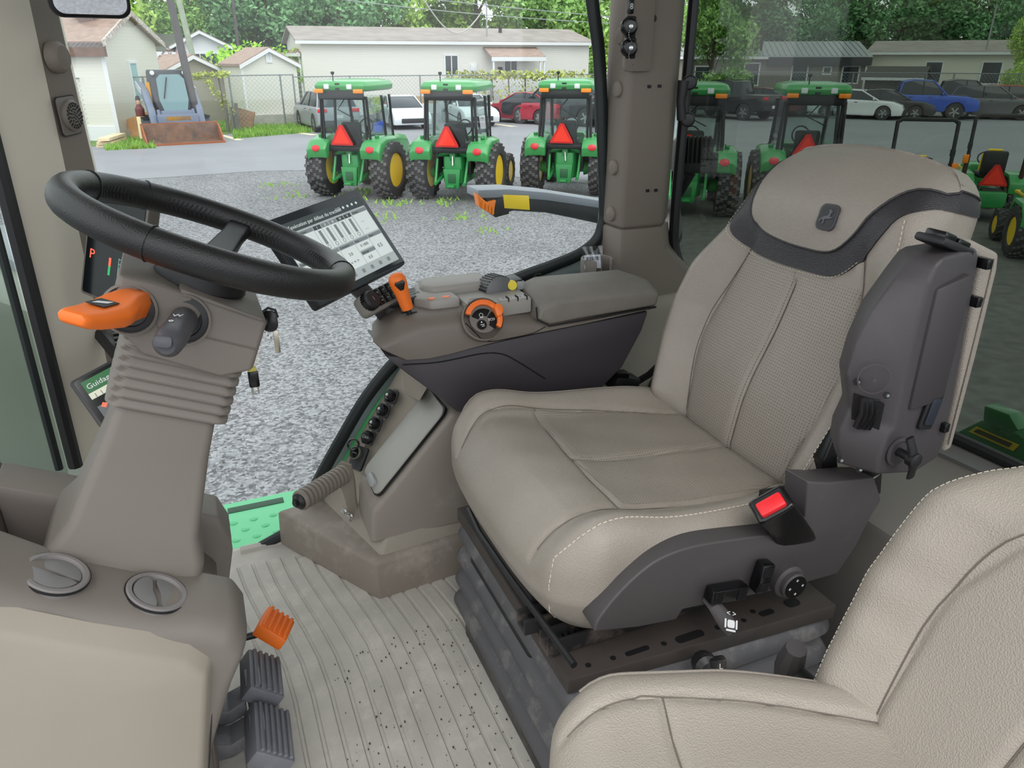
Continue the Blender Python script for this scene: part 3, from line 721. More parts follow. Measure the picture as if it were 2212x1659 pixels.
# ================================================================ STEERING COLUMN AND WHEEL
WO = V((.018, 1.07, .981)); WN = V((.391, 0, .92)); E1 = V((0, 1, 0)); E2 = V((.92, 0, -.391))
def cp(k, a, b): return WO - WN * k + E1 * a + E2 * b
WR = .177
sw_ = thing('steering_wheel', 'black leather-wrapped steering wheel with stitched inner rim', 'steering wheel')
NS = 120
b = B(); rg = []
for i in range(NS):
    a = 2 * math.pi * i / NS; d = E1 * math.cos(a) + E2 * math.sin(a)
    sc = 1 + .035 * math.sin(9 * a)  # hand-grip swelling
    rg.append([WO + d * (WR + .0185 * sc * math.cos(t)) + WN * .0205 * math.sin(t) for t in [2 * math.pi * j / 20 for j in range(20)]])
rim = b.loft(rg, loop=True).o('rim', mat('rim_leather', (20, 20, 21), .4, bump=('vor', 700, .2)), sw_, ang=80)
sb = B()
for i in range(150):
    a = 2 * math.pi * i / 150; d = E1 * math.cos(a) + E2 * math.sin(a); t_ = -E1 * math.sin(a) + E2 * math.cos(a)
    c = WO + d * (WR - .0178)
    for sg in (-1, 1): sb.tube([c + WN * .0005 * sg, c + d * .0012 + WN * .008 * sg + t_ * .0035], .0013, 5)
stuff(sb.o('stitching', mat('rim_thread', (28, 27, 29), .6), rim))
for a in (R(17), R(150), R(268)):
    d = E1 * math.cos(a) + E2 * math.sin(a); t_ = -E1 * math.sin(a) + E2 * math.cos(a)
    b = B(); b.loft([[WO + d * r_ - WN * h + t_ * w_ * sx + WN * sy for sx, sy in ((-1, -.006), (-.75, .008), (.75, .008), (1, -.006))] for r_, h, w_ in ((.172, .0, .021), (.12, .016, .019), (.05, .036, .024), (.02, .04, .026))])
    b.o('spoke', BLACK, sw_, bev=.003, seg=2)
for a in (R(-62), R(95), R(205), R(330)):
    d0 = [WO + (E1 * math.cos(a) + E2 * math.sin(a)) * (WR + .0191 * math.cos(t)) + WN * .0211 * math.sin(t) for t in [2 * math.pi * j / 24 for j in range(24)]]
    B().tube(d0, .0009, 5, cyc=True).o('wrap_seam', BLACK, rim)
B().lathe([(.052, -.074), (.060, -.066), (.058, -.045), (.045, -.034), (.001, -.03)], frame(WO, WN, (1, 0, 0)), 32).o('hub', BLACK, sw_)
rebase(sw_, WO - WN * .074)

sc_ = thing('steering_column', 'taupe steering column with ribbed bellows under a blocky switch head', 'steering column')
# switch head
prof = [(-.098, .066), (-.06, .064), (.086, .078), (.086, .150), (.05, .168), (-.05, .160), (-.098, .125)]
b = B(); b.loft([[cp(k * .985 + .002, -.078, x * .96) for x, k in prof], [cp(k, -.07, x) for x, k in prof], [cp(k, .075, x) for x, k in prof], [cp(k, .083, x * .96) for x, k in prof]])
head = b.o('switch_head', TAUPE, sc_, bev=.010, seg=3)
gp = [cp(.118, -.0795, x) for x in (-.03, .0, .03, .084)] + [cp(.118, .07, .0875)]
B().tube(gp, .0008, 5).o('parting_line', TAUPE_D, head)
b2 = B().loft([[cp(k, -.076, x) for x, k in ((-.03, .062), (.082, .075), (.082, .11), (-.01, .112))], [cp(k, .0, x) for x, k in ((-.03, .060), (.082, .073), (.082, .11), (-.01, .11))]]).o('head_cover', TAUPE, head, bev=.006)
# bellows
def rr_ring(k, ha, hb, r, ca=0, cb=0, n=5):
    o = []
    for sa, sb_, a0 in ((1, 1, 0), (-1, 1, 90), (-1, -1, 180), (1, -1, 270)):
        for t in range(n + 1):
            q = R(a0 + 90 * t / n); o.append(cp(k, ca + sa * (ha - r) + r * math.cos(q), cb + sb_ * (hb - r) + r * math.sin(q)))
    return o
rg = []; NB = 7
for i in range(NB):
    k = .145 + i * .0145; g = .003 * i * 0
    rg += [rr_ring(k, .066, .072, .018, .004, .0), rr_ring(k + .004, .072, .078, .02, .004, .0), rr_ring(k + .009, .072, .078, .02, .004, .0), rr_ring(k + .0125, .066, .072, .018, .004, .0)]
B().loft(rg).o('bellows', TAUPE, sc_, ang=60)
lw = B().loft([rr_ring(.238, .058, .062, .012), rr_ring(.30, .062, .068, .014), rr_ring(.42, .074, .084, .014), rr_ring(.455, .088, .10, .016), rr_ring(.50, .09, .105, .016), rr_ring(.56, .088, .10, .016)]).o('lower_column', TAUPE, sc_, ang=25)
# sockets of the two stalks
for px_, r_, nm in (((280, 668), .028, 'stalk_socket'), ((396, 690), .029, 'stalk_socket')):
    p = at(*px_, y=.994); fm = frame(p, (-.12, -.97, .12))
    s1 = B().lathe([(r_ + .005, -.006), (r_ + .005, .004), (r_ + .002, .006), (r_ + .001, .002)], fm, 30, cap=False).o(nm, TAUPE, head)
    B().lathe([(r_ + .001, -.004), (r_ + .001, .003), (r_ - .006, .0045), (r_ - .007, .0), (.001, -.001)], fm, 30).o('socket_ring', BLACK, s1)
rebase(sc_, cp(.56, 0, 0))

tl = thing('reverser_lever', 'orange plastic paddle lever reaching forward from the column head', 'lever')
rp, tp_ = at(290, 655, y=.985), at(152, 690, y=.875)
d = (tp_ - rp).normalized(); u_ = V((.15, -.25, .95)); u_ = (u_ - d * u_.dot(d)).normalized(); s_ = d.cross(u_)
b = B(); rg = []
for t, hw, hh, lf in ((-.015, .017, .016, 0), (.025, .018, .017, 0), (.05, .024, .015, -.002), (.075, .026, .013, -.004), (.13, .021, .011, -.003), (.165, .019, .009, .0), (.178, .016, .006, .002)):
    c = rp + d * t * ((tp_ - rp).length / .178) + u_ * lf; rg.append([c + s_ * hw * cx + u_ * hh * cy for cx, cy in ((1, .2), (.7, 1), (-.7, 1), (-1, .2), (-.8, -1), (.8, -1))])
lever = b.loft(rg).o('paddle', ORANGE, tl, bev=.003, seg=2, limit=15)
B().box((0, 0, 0), (.030, .022, .001), M.Translation(rp + d * .068 + u_ * .0105) @ M((d, s_, u_)).transposed().to_4x4()).o('decal', BLACK, lever)
mm = M.Translation(rp + d * .068 + u_ * .0113) @ M((d, s_, u_)).transposed().to_4x4()
B().raw([mm @ V(q) for q in ((-.012, -.006, 0), (.0, -.006, 0), (.012, .006, 0), (.0, .006, 0))], [(0, 1, 2, 3)]).o('decal_mark', WHITE, lever)
rebase(tl, rp)
dl = thing('wiper_stalk', 'dark grey stub stalk with pictograms pointing down from the column head', 'lever')
rp2, tp2 = at(398, 690, y=.985), at(358, 748, y=.885)
m5 = [rp2, rp2 * .6 + tp2 * .4, rp2 * .3 + tp2 * .7, tp2 * .92 + rp2 * .08, tp2]
stk = B().tube(m5, [.0165, .0165, .018, .0165, .010], 20).o('stalk', mat('stalk_grey', (74, 73, 77), .45), dl)
dd = (tp2 - rp2).normalized(); fm = frame(tp2 + dd * .0, dd, (.2, 0, 1))
B().rrect(.020, .014, .005, .0035, frame(tp2 * .98 + rp2 * .02 + V((-.002, -.004, .006)), (dd + V((0, -.3, .6))).normalized(), (.2, 0, 1))).o('stalk_button', mat('stalk_button', (58, 58, 64), .4), stk, bev=.001)
nn = V((.0, -.4, .92)); nn = (nn - dd * nn.dot(dd)).normalized()
for t, s in ((.42, 'W'), (.62, 'o')):
    text('pictogram', s, .012, frame(rp2 + (tp2 - rp2) * t + nn * .0188, nn, -dd) @ M.Translation((-.004, -.004, 0)), WHITE, stk, .0002)
rebase(dl, rp2)
# ignition key in the column, and its ring with fob
KEY = mat('key_metal', (190, 182, 165), .3, metal=1)
kt = thing('ignition_key', 'black-headed ignition key standing in the side of the column head', 'key')
p = at(583, 693, y=1.16)
fmk = frame(p, (-.2, -.95, .1))
B().rrect(.024, .034, .011, .005, fmk).o('key_head', BLACKG, kt, bev=.0015); B().tube([p + V((-.012, .0, .014)), p + V((0, 0, .021)), p + V((.010, 0, .016)), p + V((.012, 0, .004))], .0022, 6).o('key_loop', BLACK, kt)
B().box(p + V((.006, .0, -.036)), (.008, .002, .036)).o('key_blade', KEY, kt, bev=.0005)
for k in range(4): B().lathe([(.0001, -.002), (.002, 0), (.0001, .002)], M.Translation(p + V((-.014 + .004 * k, -.002, -.012 - .005 * k))), 6).o('chain_bead', KEY, kt)
B().cyl(p + V((-.05, .0, .0)), p + V((-.004, .0, .0)), .007, n=14).o('lock_barrel', BLACK, kt)
rebase(kt, p)
kr = thing('key_fob', 'small black two-pin fob hanging on a split ring below the column head', 'key fob')
p = at(543, 775, y=1.16)
B().tube([p + V((.012 * math.cos(t), .004 * math.sin(t), .012 * math.sin(t) + .003)) for t in [2 * math.pi * j / 20 for j in range(20)]], .0009, 6, cyc=True).o('split_ring', KEY, kr)
q = at(548, 818, y=1.155); B().box(q, (.016, .012, .028)).o('fob_body', BLACKG, kr, bev=.003); B().box(q + V((0, 0, .016)), (.012, .008, .008)).o('fob_collar', mat('fob_yellow', (210, 200, 90), .5), kr, bev=.001)
B().cyl(q + V((0, 0, .018)), p + V((0, 0, -.008)), .0012, n=6).o('fob_link', KEY, kr)
for sg in (-1, 1): B().cyl(q + V((sg * .0045, 0, -.012)), q + V((sg * .0045, 0, -.026)), .0013, n=6).o('fob_pin', KEY, kr)
rebase(kr, q)

# ================================================================ DASH CONSOLE UNDER THE COLUMN
dc = thing('dash_console', 'rounded taupe dash console with round air vents at the foot of the steering column', 'console')
prf = [(-.125, .0), (-.105, .25), (-.05, .40), (-.022, .45), (-.035, .485), (-.075, .508), (-.13, .526), (-.235, .588), (-.30, .645), (-.34, .705), (-.42, .74), (-.7, .74), (-.7, .0)]
b = B()
def dring(y, dz, dx=0): return [(x + dx, y, max(0, z + (dz if z > .3 else 0))) for x, z in prf]
body = b.loft([dring(.875, -.020, -.016), dring(.893, -.005, -.004), dring(.92, .0), dring(1.0, .0)]).o('body', TAUPE, dc, bev=.012, seg=3, ang=50)
# far lobe beyond the column
lob = [(-.12, .0), (-.10, .22), (-.05, .36), (-.03, .44), (-.045, .485), (-.10, .515), (-.20, .55), (-.34, .62), (-.34, .0)]
B().loft([[(x, y, max(0, z + (d if z > .3 else 0))) for x, z in lob] for y, d in ((1.165, -.02), (1.172, 0), (1.24, .0), (1.265, -.012), (1.275, -.04))]).o('far_lobe', TAUPE, dc, bev=.012, seg=3, ang=50)
# floor of the pocket round the column
B().prism([(-.12, .0), (-.10, .25), (-.06, .40), (-.10, .46), (-.34, .48), (-.34, .0)], 'y', .99, 1.175).o('pocket', TAUPE_D, dc, bev=.01)
B().prism([(-.34, .0), (-.34, .60), (-.38, .68), (-.7, .70), (-.7, 0)], 'y', .99, 1.275).o('front_body', TAUPE, dc, bev=.015)
# beige lower panel on the near side, with a folded crease
cr = [(-.7, .69), (-.42, .69), (-.30, .615), (-.20, .547), (-.095, .484), (-.072, .45), (-.12, .20), (-.14, .05), (-.7, .05)]
pan = B(); n_ = len(cr)
cxm, czm = -.42, .33
fr2 = [(x - .012 * (1 if x > -.6 else 0), .854, z - (.016 if z > .1 else 0)) for x, z in cr]
pan.raw([(x, .882, z) for x, z in cr] + fr2 + [(-.7, .836, .47), (-.22, .840, .46)],
        [(i, i + 1, n_ + i + 1, n_ + i) for i in range(n_ - 1)] + [(n_, n_ + 1, 18), (n_ + 1, n_ + 2, 19, 18), (n_ + 2, n_ + 3, 19), (n_ + 3, n_ + 4, 19), (n_ + 4, n_ + 5, 19), (n_ + 5, n_ + 6, n_ + 7, 19), (19, n_ + 7, n_ + 8, 18)])
pan.o('lower_panel', BEIGE, dc, bev=.008, seg=3, ang=22, limit=28)
B().tube([(x + .002, .876, z + .003) for x, z in cr[5:8]], .0010, 6).o('panel_gap', BLACK, dc)
# round vents
for u, v, rot in ((117, 1240, 70), (336, 1280, 10)):
    p = at(u, v, y=.938); nv = V((.46, -.06, .885)).normalized(); p.z = lerp([(-.30, .645), (-.235, .588), (-.13, .526), (-.075, .508)], p.x); fm = frame(p + nv * .0035, nv, (0, 1, 0))
    vt = B().lathe([(.040, -.012), (.040, .002), (.038, .0035), (.033, .0035), (.0315, .0), (.030, -.01)], fm, 36, cap=False).o('air_vent', mat('vent_grey', (118, 114, 112), .45), dc)
    B().lathe([(.0415, -.002), (.0415, .0012), (.0405, .0013)], fm, 36, cap=False).o('vent_gap', BLACK, vt)
    B().lathe([(.032, -.009), (.001, -.0092)], fm, 28).o('vent_well', BLACK, vt)
    vm = fm @ M.Rotation(R(rot), 4, 'Z')
    for sg, lf in ((1, .001), (-1, .005)):
        pts = arc(0, 0, .0305, -80, 80, 16) + [(.003, .020), (.0055, .0), (.003, -.020)]
        pts = [(x * sg, y * sg) for x, y in pts]
        B().prism(pts, 'z', -.006 + lf, -.002 + lf, vm).o('vent_flap', mat('flap_grey', (112, 111, 110), .45), vt, bev=.0006)
# oval vent on the rear end
fm = frame((-.062, .945, .375), (.94, .0, -.33), (0, -.2, 1))
ev = B().lathe([(.036, 0), (.035, .003), (.032, .003), (.031, .001), (.001, .0012)], fm @ M.Diagonal((.72, 1.15, 1, 1)), 30).o('side_vent', TAUPE, dc)
B().tube([fm @ V((.012 * math.cos(R(a)) + .002, .03 * math.sin(R(a)), .003)) for a in range(-70, 71, 20)], .001, 5).o('vent_line', BLACK, ev)
rebase(dc, (-.35, 1.05, 0))

# ================================================================ PEDALS
def pedal(nm, label, c, w_, h_, t, m, mt, cat, ribs, vert, arm, grp=None):
    t0 = thing(nm, label, cat, grp)
    fm = M.Translation(c) @ m
    pad = B().box((0, 0, -t / 2), (w_, h_, t), fm).o('pad', mt, t0, bev=.004, seg=2)
    for k in range(ribs):
        f = (k + .5) / ribs - .5
        (B().box((f * w_ * .92, 0, .0015), (w_ / ribs * .5, h_ * .94, .006), fm) if vert else B().box((0, f * h_ * .88, .001), (w_ * .94, h_ / ribs * .48, .009), fm)).o('tread_rib', mt, pad, bev=.0012)
    for a in arm: a(t0, fm)
    rebase(t0, fm @ V((0, 0, -t)))
    return t0
PB = mat('pedal_rubber', (104, 106, 112), .45, dirt=((130, 130, 132), 30, .52, .5))
def arm1(dy, t_=.0):
    def f(par, fm):
        c = fm @ V((0, 0, -.02)); B().loft([[c + V((x_, dy + y_, z_)) for x_, y_, z_ in r_] for r_ in ([(-.03, -.022, .012), (-.03, .022, .012), (-.03, .022, -.02), (-.03, -.022, -.02)], [(-.06, -.024, .0), (-.06, .024, .0), (-.06, .024, -.03), (-.06, -.024, -.03)], [(-.12, -.022, .02), (-.12, .022, .02), (-.12, .022, -.03), (-.12, -.022, -.03)])]).o('arm', mat('arm_steel', (96, 96, 100), .4, dirt=((60, 60, 64), 12, .5, .8)), par, bev=.003)
        B().box(c + V((-.012, dy * .5, .0)), (.03, .05, .06)).o('bracket', PB, par, bev=.006)
    return f
# pads face up and rearwards
pr_ = lambda tilt, yaw, roll: M.Rotation(R(yaw), 4, 'Z') @ M.Rotation(R(tilt), 4, 'Y') @ M.Rotation(R(90 + roll), 4, 'Z')
pedal('brake_pedal', 'black ribbed brake pedal nearest the doorway, lower of the pair', at(593, 1578, y=1.02), .112, .075, .034, pr_(40, -3, 0), PB, 'pedal', 6, False, [arm1(.035)], 'brake pedals')
pedal('brake_pedal', 'black ribbed brake pedal directly below the orange pedal', at(576, 1452, y=1.135), .100, .070, .034, pr_(40, -3, 0), PB, 'pedal', 5, False, [arm1(-.03)], 'brake pedals')
def arm2(par, fm):
    c = fm @ V((0, 0, -.02)); B().tube([c, c + V((-.06, .0, .0)), c + V((-.16, 0, .01))], .007, 10).o('rod', BLACK, par)
pedal('accelerator_pedal', 'orange ribbed accelerator pedal sticking out beside the dash console', at(600, 1345, y=1.235), .062, .072, .028, pr_(38, -6, 72), ORANGE, 'pedal', 5, True, [arm2])

# ================================================================ RIGHT ARMREST CONSOLE
ac = thing('armrest_console', 'taupe armrest control console with charcoal underside and padded lid', 'console')
def bz(x): return lerp([(.30, .66), (.318, .64), (.36, .617), (.42, .612), (.50, .622), (.60, .632), (.78, .641), (.98, .655)], x)
def crow(y, x0, x1, tz, nz, inb=0):
    xs = [x0 + (x1 - x0) * k / 14 for k in range(15)]
    topf = lambda x: lerp([(x0, nz), (x0 + .012, nz + (tz - nz) * .45), (x0 + .04, tz - .012), (x0 + .08, tz), (.50, tz), (.53, tz - .004), (.66, tz - .03), (1.0, tz - .04)], x)
    return [(x, y, bz(x) + inb) for x in xs] + [(x, y, max(topf(x), bz(x) + inb + .004)) for x in xs[::-1]]
b = B(); b.loft([crow(1.408, .312, .968, .676, .655, .004), crow(1.416, .303, .972, .690, .66), crow(1.44, .298, .975, .704, .665), crow(1.52, .315, .975, .708, .67), crow(1.60, .37, .975, .708, .68), crow(1.62, .385, .97, .70, .68)])
cb_ = b.o('upper_body', mat('console_taupe', (108, 100, 92), .5, bump=('noise', 900, .12), var=(4, .05)), ac, ang=40)
# charcoal lower shell
low = [(830, 768), (862, 795), (930, 845), (990, 892), (1040, 905), (1290, 850), (1345, 795), (1388, 715), (1403, 672), (1250, 702), (1100, 733), (1000, 756), (900, 772)]
pl_ = [at(u, v, y=1.418) for u, v in low]
lb = B().prism([(p.x, p.z) for p in pl_], 'y', 1.418, 1.60).o('lower_shell', mat('aubergine_charcoal', (64, 60, 64), .5, bump=('noise', 1200, .12)), ac, bev=.008, seg=2)
cre = [at(u, v, y=1.4165) for u, v in ((870, 788), (950, 782), (1040, 764), (1085, 765), (1120, 782), (1178, 818))]
B().tube(spline(cre, 5), .0013, 5).o('shell_crease', BLACK, lb)
# padded lid
def lring(y, z0, z1, x0, x1): return [(x0, y, z0 + .012), (x0 + .03, y, z0 - .004), (.76, y, z0), (x1, y, z0 + .006), (x1 + .005, y, z1 - .012), (x1 - .02, y, z1), (x0 + .05, y, z1 + .006), (x0 + .008, y, z1 - .008)]
lid = B().loft([lring(1.402, .662, .698, .660, .962), lring(1.410, .658, .707, .655, .968), lring(1.455, .658, .724, .652, .966), lring(1.54, .66, .722, .662, .955), lring(1.565, .664, .708, .668, .945)]).o('padded_lid', mat('lid_taupe', (116, 111, 104), .62, bump=('noise', 500, .3), var=(40, .05)), ac, bev=.006, seg=3, ang=45)
B().tube([V(q) for q in ((.655, 1.407, .70), (.657, 1.404, .672), (.685, 1.401, .654), (.76, 1.402, .656), (.965, 1.405, .662))], .002, 6).o('lid_gap', BLACK, ac)
# parting lines of the upper body
q = spline([at(u, v, y=1.4068) for u, v in ((1006, 698), (1030, 722), (1052, 738), (1100, 731), (1150, 720), (1178, 706))], 4)
B().tube(q, .0009, 5).o('parting_line', BLACK, cb_)
# paler top deck with buttons
DK = mat('deck_grey', (150, 146, 140), .5, bump=('noise', 900, .1))
dk = B().prism([(.405, 1.50), (.435, 1.465), (.50, 1.462), (.50, 1.60), (.44, 1.615)], 'z', .69, .725).o('front_deck', DK, ac, bev=.008, seg=2)
B().prism([(.435, 1.55), (.455, 1.52), (.60, 1.525), (.60, 1.61), (.45, 1.61)], 'z', .69, .736).o('hand_rest', DK, ac, bev=.01, seg=3)
B().prism([(.505, 1.425), (.655, 1.43), (.655, 1.60), (.505, 1.60)], 'z', .68, .716).o('button_deck', DK, ac, bev=.006, seg=2)
for x_ in (.44, .472): B().lathe([(.010, 0), (.009, .002), (.001, .0022)], M.Translation((x_, 1.478, .7248)) @ M.Diagonal((1, .6, 1, 1)), 18).o('orange_button', mat('salmon', (232, 130, 84), .5), dk)
bt = B().lathe([(.014, 0), (.014, .004), (.0125, .0045), (.012, .003), (.001, .0035)], M.Translation((.527, 1.447, .716)), 24).o('round_button', GREYP, ac)
for k in range(3):
    B().box((.588 + k * .022, 1.437, .7165), (.019, .016, .005)).o('square_button', mat('button_grey', (160, 158, 154), .5), ac, bev=.001)
    B().box((.599 + k * .022, 1.437, .7165), (.0016, .017, .011)).o('button_divider', BLACK, ac)
for k in range(3): text('button_mark', ('-+', '1', '2')[k], .008, M.Translation((.584 + k * .022, 1.434, .7192)), BLACK, ac, .0002)
# hydraulic paddles (dark ribbed row) at the front of the deck
for k in range(4):
    y_ = 1.515 + k * .022; x_ = .385 + k * .014
    B().loft([[(x_ + dx - .028 * (1 - t), y_ + s2 * .0085, .708 + dz) for s2, dz in ((-1, 0), (-1, .006 + .012 * t), (1, .006 + .012 * t), (1, 0))] for t, dx in ((0, 0), (.5, .005), (1, .03))]).o('paddle_lever', BLACK, ac, bev=.002)
# ribbed thumb-wheel
wc = V((.603, 1.52, .712)); wm = frame(wc, (.15, -1, .1), (0, 0, 1))
tw = B().lathe([(.030, -.028), (.036, -.024), (.036, .024), (.030, .028), (.001, .03)], wm, 36).o('thumb_wheel', mat('wheel_grey', (96, 97, 99), .45), ac)
for k in range(30):
    a = 2 * math.pi * k / 30; B().box((.036, 0, 0), (.004, .0035, .044), wm @ M.Rotation(a, 4, 'Z')).o('wheel_rib', BLACK, tw)
# small switch pod with yellow roller
p = V((.655, 1.535, .735)); pod = B().prism([(.625, .70), (.632, .732), (.665, .737), (.672, .70)], 'y', 1.505, 1.56).o('switch_pod', BLACK, ac, bev=.003)
B().lathe([(.011, -.008), (.012, 0), (.011, .008)], frame((.636, 1.503, .726), (0, -1, .2)), 16).o('yellow_roller', mat('yellow_roller', (226, 205, 60), .5), pod)
B().box((.66, 1.506, .722), (.018, .004, .02)).o('silver_switch', GREYP, pod, bev=.001)
# orange speed dial with segmented black keypad in its recess
dcn = at(1043, 690, y=1.404); dm = frame(dcn, (-.05, -.86, .5), (0, .5, .86))
B().lathe([(.047, -.012), (.047, .004), (.044, .006), (.042, .0)], dm, 40, cap=False).o('dial_rim', mat('console_taupe', (0, 0, 0)), ac)
ring = arc(0, 0, .041, -38, 158, 26) + arc(0, 0, .0295, 158, -38, 26)
ri_ = B().prism(ring, 'z', .0, .013, dm).o('speed_dial', ORANGE, ac, bev=.002)
for k in range(12):
    a = R(62 + k * 8.2); B().box((.0353, 0, .0132), (.010, .0014, .0022), dm @ M.Rotation(a, 4, 'Z')).o('dial_rib', ORANGE, ri_)
B().prism([(.024, .020), (.034, .028), (.044, .021), (.044, .008), (.038, .0), (.027, -.002)], 'z', .002, .019, dm).o('dial_tab', ORANGE, ri_, bev=.003)
B().lathe([(.0298, .0), (.0298, .004), (.001, .0045)], dm, 36).o('keypad_base', TAUPE_D, ac)
for a0, a1, r0, r1 in ((52, 150, .010, .0285), (-42, 44, .010, .0285)):
    B().prism(arc(0, -.006, r1, a0, a1, 12) + arc(0, -.006, r0 + .003, a1, a0, 8), 'z', .004, .0065, dm).o('keypad_segment', mat('keypad_black', (13, 13, 14), .65, spec=.2), ac, bev=.0006)
B().lathe([(.0105, .004), (.0105, .0068), (.001, .007)], dm @ M.Translation((-.006, -.012, 0)), 22).o('keypad_button', mat('keypad_black', (13, 13, 14), .65), ac)
text('eco_mark', 'ECO', .0075, dm @ M.Translation((.0095, -.006, .0068)), WHITE, ac, .0002)
B().tube([dm @ V((-.004 + .0035 * math.cos(t) * (1 + .2 * math.cos(2 * t)), .0085 + .0042 * math.sin(t), .0068)) for t in [2 * math.pi * j / 14 for j in range(14)]], .0005, 5, cyc=True).box((-.004, .003, .0068), (.008, .001, .0004), dm).o('engine_mark', WHITE, ac)
B().prism([(-.008, -.008), (-.006, -.004), (-.004, -.008)], 'z', .007, .0074, dm).box((-.005, -.012, .0073), (.009, .0012, .0005), dm).box((-.004, -.0155, .0073), (.006, .0012, .0005), dm).o('animal_mark', WHITE, ac)
text('symbol_mark', '(o', .008, frame(at(1081, 703, y=1.405) + V((0, -.001, 0)), (0, -.9, .4)), WHITE, ac, .0002)
# storage cubby beside the lid: wire loop and dark latch
B().tube([at(1162, 600, z=.725) + V((.010 * math.cos(t), .0, .010 * math.sin(t))) for t in [R(40 + 28 * k) for k in range(9)]], .0012, 6).o('wire_loop', BLACK, ac)
# orange joystick
a_, b_ = at(858, 605, y=1.462), at(879, 663, y=1.462)
ax = (a_ - b_).normalized()
b = B(); rg = []
sd_ = V((0, -1, 0)); sd_ = (sd_ - ax * sd_.dot(ax)).normalized(); sx_ = ax.cross(sd_)
for t, rx, ry in ((-.004, .0125, .0125), (.004, .0135, .0135), (.03, .0150, .0150), (.05, .0180, .0170), (.064, .0185, .0165), (.073, .0150, .0130), (.077, .008, .007)):
    rg.append([b_ + ax * t + sx_ * rx * math.cos(q) + sd_ * ry * math.sin(q) for q in [2 * math.pi * j / 20 for j in range(20)]])
js = jk = b.loft(rg).o('joystick', ORANGE, ac, ang=60)
jk['label'] = 'stubby orange joystick'
fj = frame(b_ + ax * .054 + sd_ * .0155, sd_, ax)
B().prism([(-.009, .010), (.009, .010), (.011, .004), (.004, -.010), (-.004, -.010), (-.011, .004)], 'z', -.004, .003, fj).o('thumb_switch', BLACKG, jk, bev=.0015)
for k in range(3): B().box((0, .005 - k * .004, .0034), (.012 - k * .003, .0013, .0012), fj).o('switch_rib', BLACK, jk)
B().cyl(b_ - ax * .022, b_, .006, n=12).o('stem', BLACK, js)
B().box(b_ - ax * .012, (.034, .010, .0016)).o('gate_slot', BLACK, js)

# ================================================================ TOUCH DISPLAY ON THE ARMREST
TL, TR, BR, BL = V((.123, 1.518, .907)), V((.331, 1.683, .931)), V((.422, 1.603, .773)), V((.199, 1.441, .748))
dx = ((TR - TL) + (BR - BL)).normalized(); dy = ((TL - BL) + (TR - BR)); dy = (dy - dx * dy.dot(dx)).normalized(); dn = dx.cross(dy)
ctr = (TL + TR + BR + BL) / 4
DW, DH = .284, .196
dmx = M((dx, dy, dn)).transposed().to_4x4(); dmx.translation = ctr
ds = thing('touch_display', 'large tablet display with pale work-page screen above the armrest keypad', 'display')
B().rrect(DW, DH, .008, .022, dmx @ M.Translation((0, 0, -.022))).o('housing', BLACK, ds, bev=.002)
B().rrect(DW - .004, DH - .004, .007, .002, dmx).o('front_glass', mat('display_glass', (44, 48, 54), .12), ds, bev=.0006)
SC = mat('screen_pale', (176, 184, 184), .3, emit=.18); SCD = mat('screen_dark', (84, 92, 94), .3, emit=.05); SCM = mat('screen_mid', (140, 148, 150), .3, emit=.1); INK = mat('screen_ink', (48, 54, 58), .5); SCW = mat('screen_white', (214, 222, 220), .4, emit=.2)
def sq(nm, x0, y0, x1, y1, mt, z=.0022, th=.0003): return B().box(((x0 + x1) / 2, (y0 + y1) / 2, z), (x1 - x0, y1 - y0, th), dmx).o(nm, mt, ds)
X0, X1, Y0, Y1 = -.128, .128, -.082, .080
sq('screen', X0, Y0, X1, Y1, SC)
sq('title_bar', X0, Y1 - .022, X1, Y1, SCD, .0025)
text('screen_title', "Page d'exécution par défaut du tracteur", .0115, dmx @ M.Translation((X0 + .004, Y1 - .016, .0028)), SCW, ds, .0001)
text('screen_clock', '11:27', .007, dmx @ M.Translation((X1 - .085, Y1 - .012, .0028)), SCW, ds, .0001)
for k in range(4): B().lathe([(.003, .0026), (.003, .0029)], dmx @ M.Translation((X1 - .06 + k * .014, Y1 - .011, 0)), 10).o('status_icon', SCW, ds)
def cell(x0, y0, x1, y1, hd=None, txt=()):
    sq('tile', x0, y0, x1, y1, SCW, .0025)
    if hd: sq('tile_header', x0, y1 - .008, x1, y1, SCM, .0028); text('tile_title', hd, .006, dmx @ M.Translation((x0 + .002, y1 - .006, .0031)), INK, ds, .0001)
    for tx, ty, s, z in txt: text('tile_text', s, z, dmx @ M.Translation((x0 + tx, y0 + ty, .0029)), INK, ds, .0001)
cell(-.126, -.002, -.082, .054, 'Machine', ((.006, .028, '8-8', .012), (.006, .010, '32.0', .010)))
cell(-.080, -.002, -.042, .054, 'Moteur', ((.004, .030, '100', .010), (.006, .008, '80%', .010)))
for k, s in enumerate(('I', 'II', 'III', 'IV', 'V')):
    x = -.040 + k * .0235; cell(x, -.002, x + .0215, .054, None)
    sq('gauge_head', x, .045, x + .0215, .054, SCM if k in (1, 2) else SCD, .0028); text('gauge_number', s, .008, dmx @ M.Translation((x + .0107, .0468, .0031)), SCW, ds, .0001, 'CENTER')
    sq('gauge_bar', x + .007, .010, x + .0145, .042, SCM, .0028)
    B().tube([dmx @ V((x + .0107 + .004 * math.cos(t), .004 + .004 * math.sin(t), .003)) for t in [2 * math.pi * j / 12 for j in range(12)]], .0004, 4, cyc=True).o('gauge_dial', INK, ds)
cell(.079, -.002, .126, .054, 'Charge', ((.012, .026, '- -', .010), (.012, .008, '- -', .010)))
cell(-.126, -.060, -.060, -.005, 'Transmission', ((.006, .030, 'F2  50.0', .009), (.006, .018, 'F1  20.0', .009), (.006, .006, 'R1  10.0', .009)))
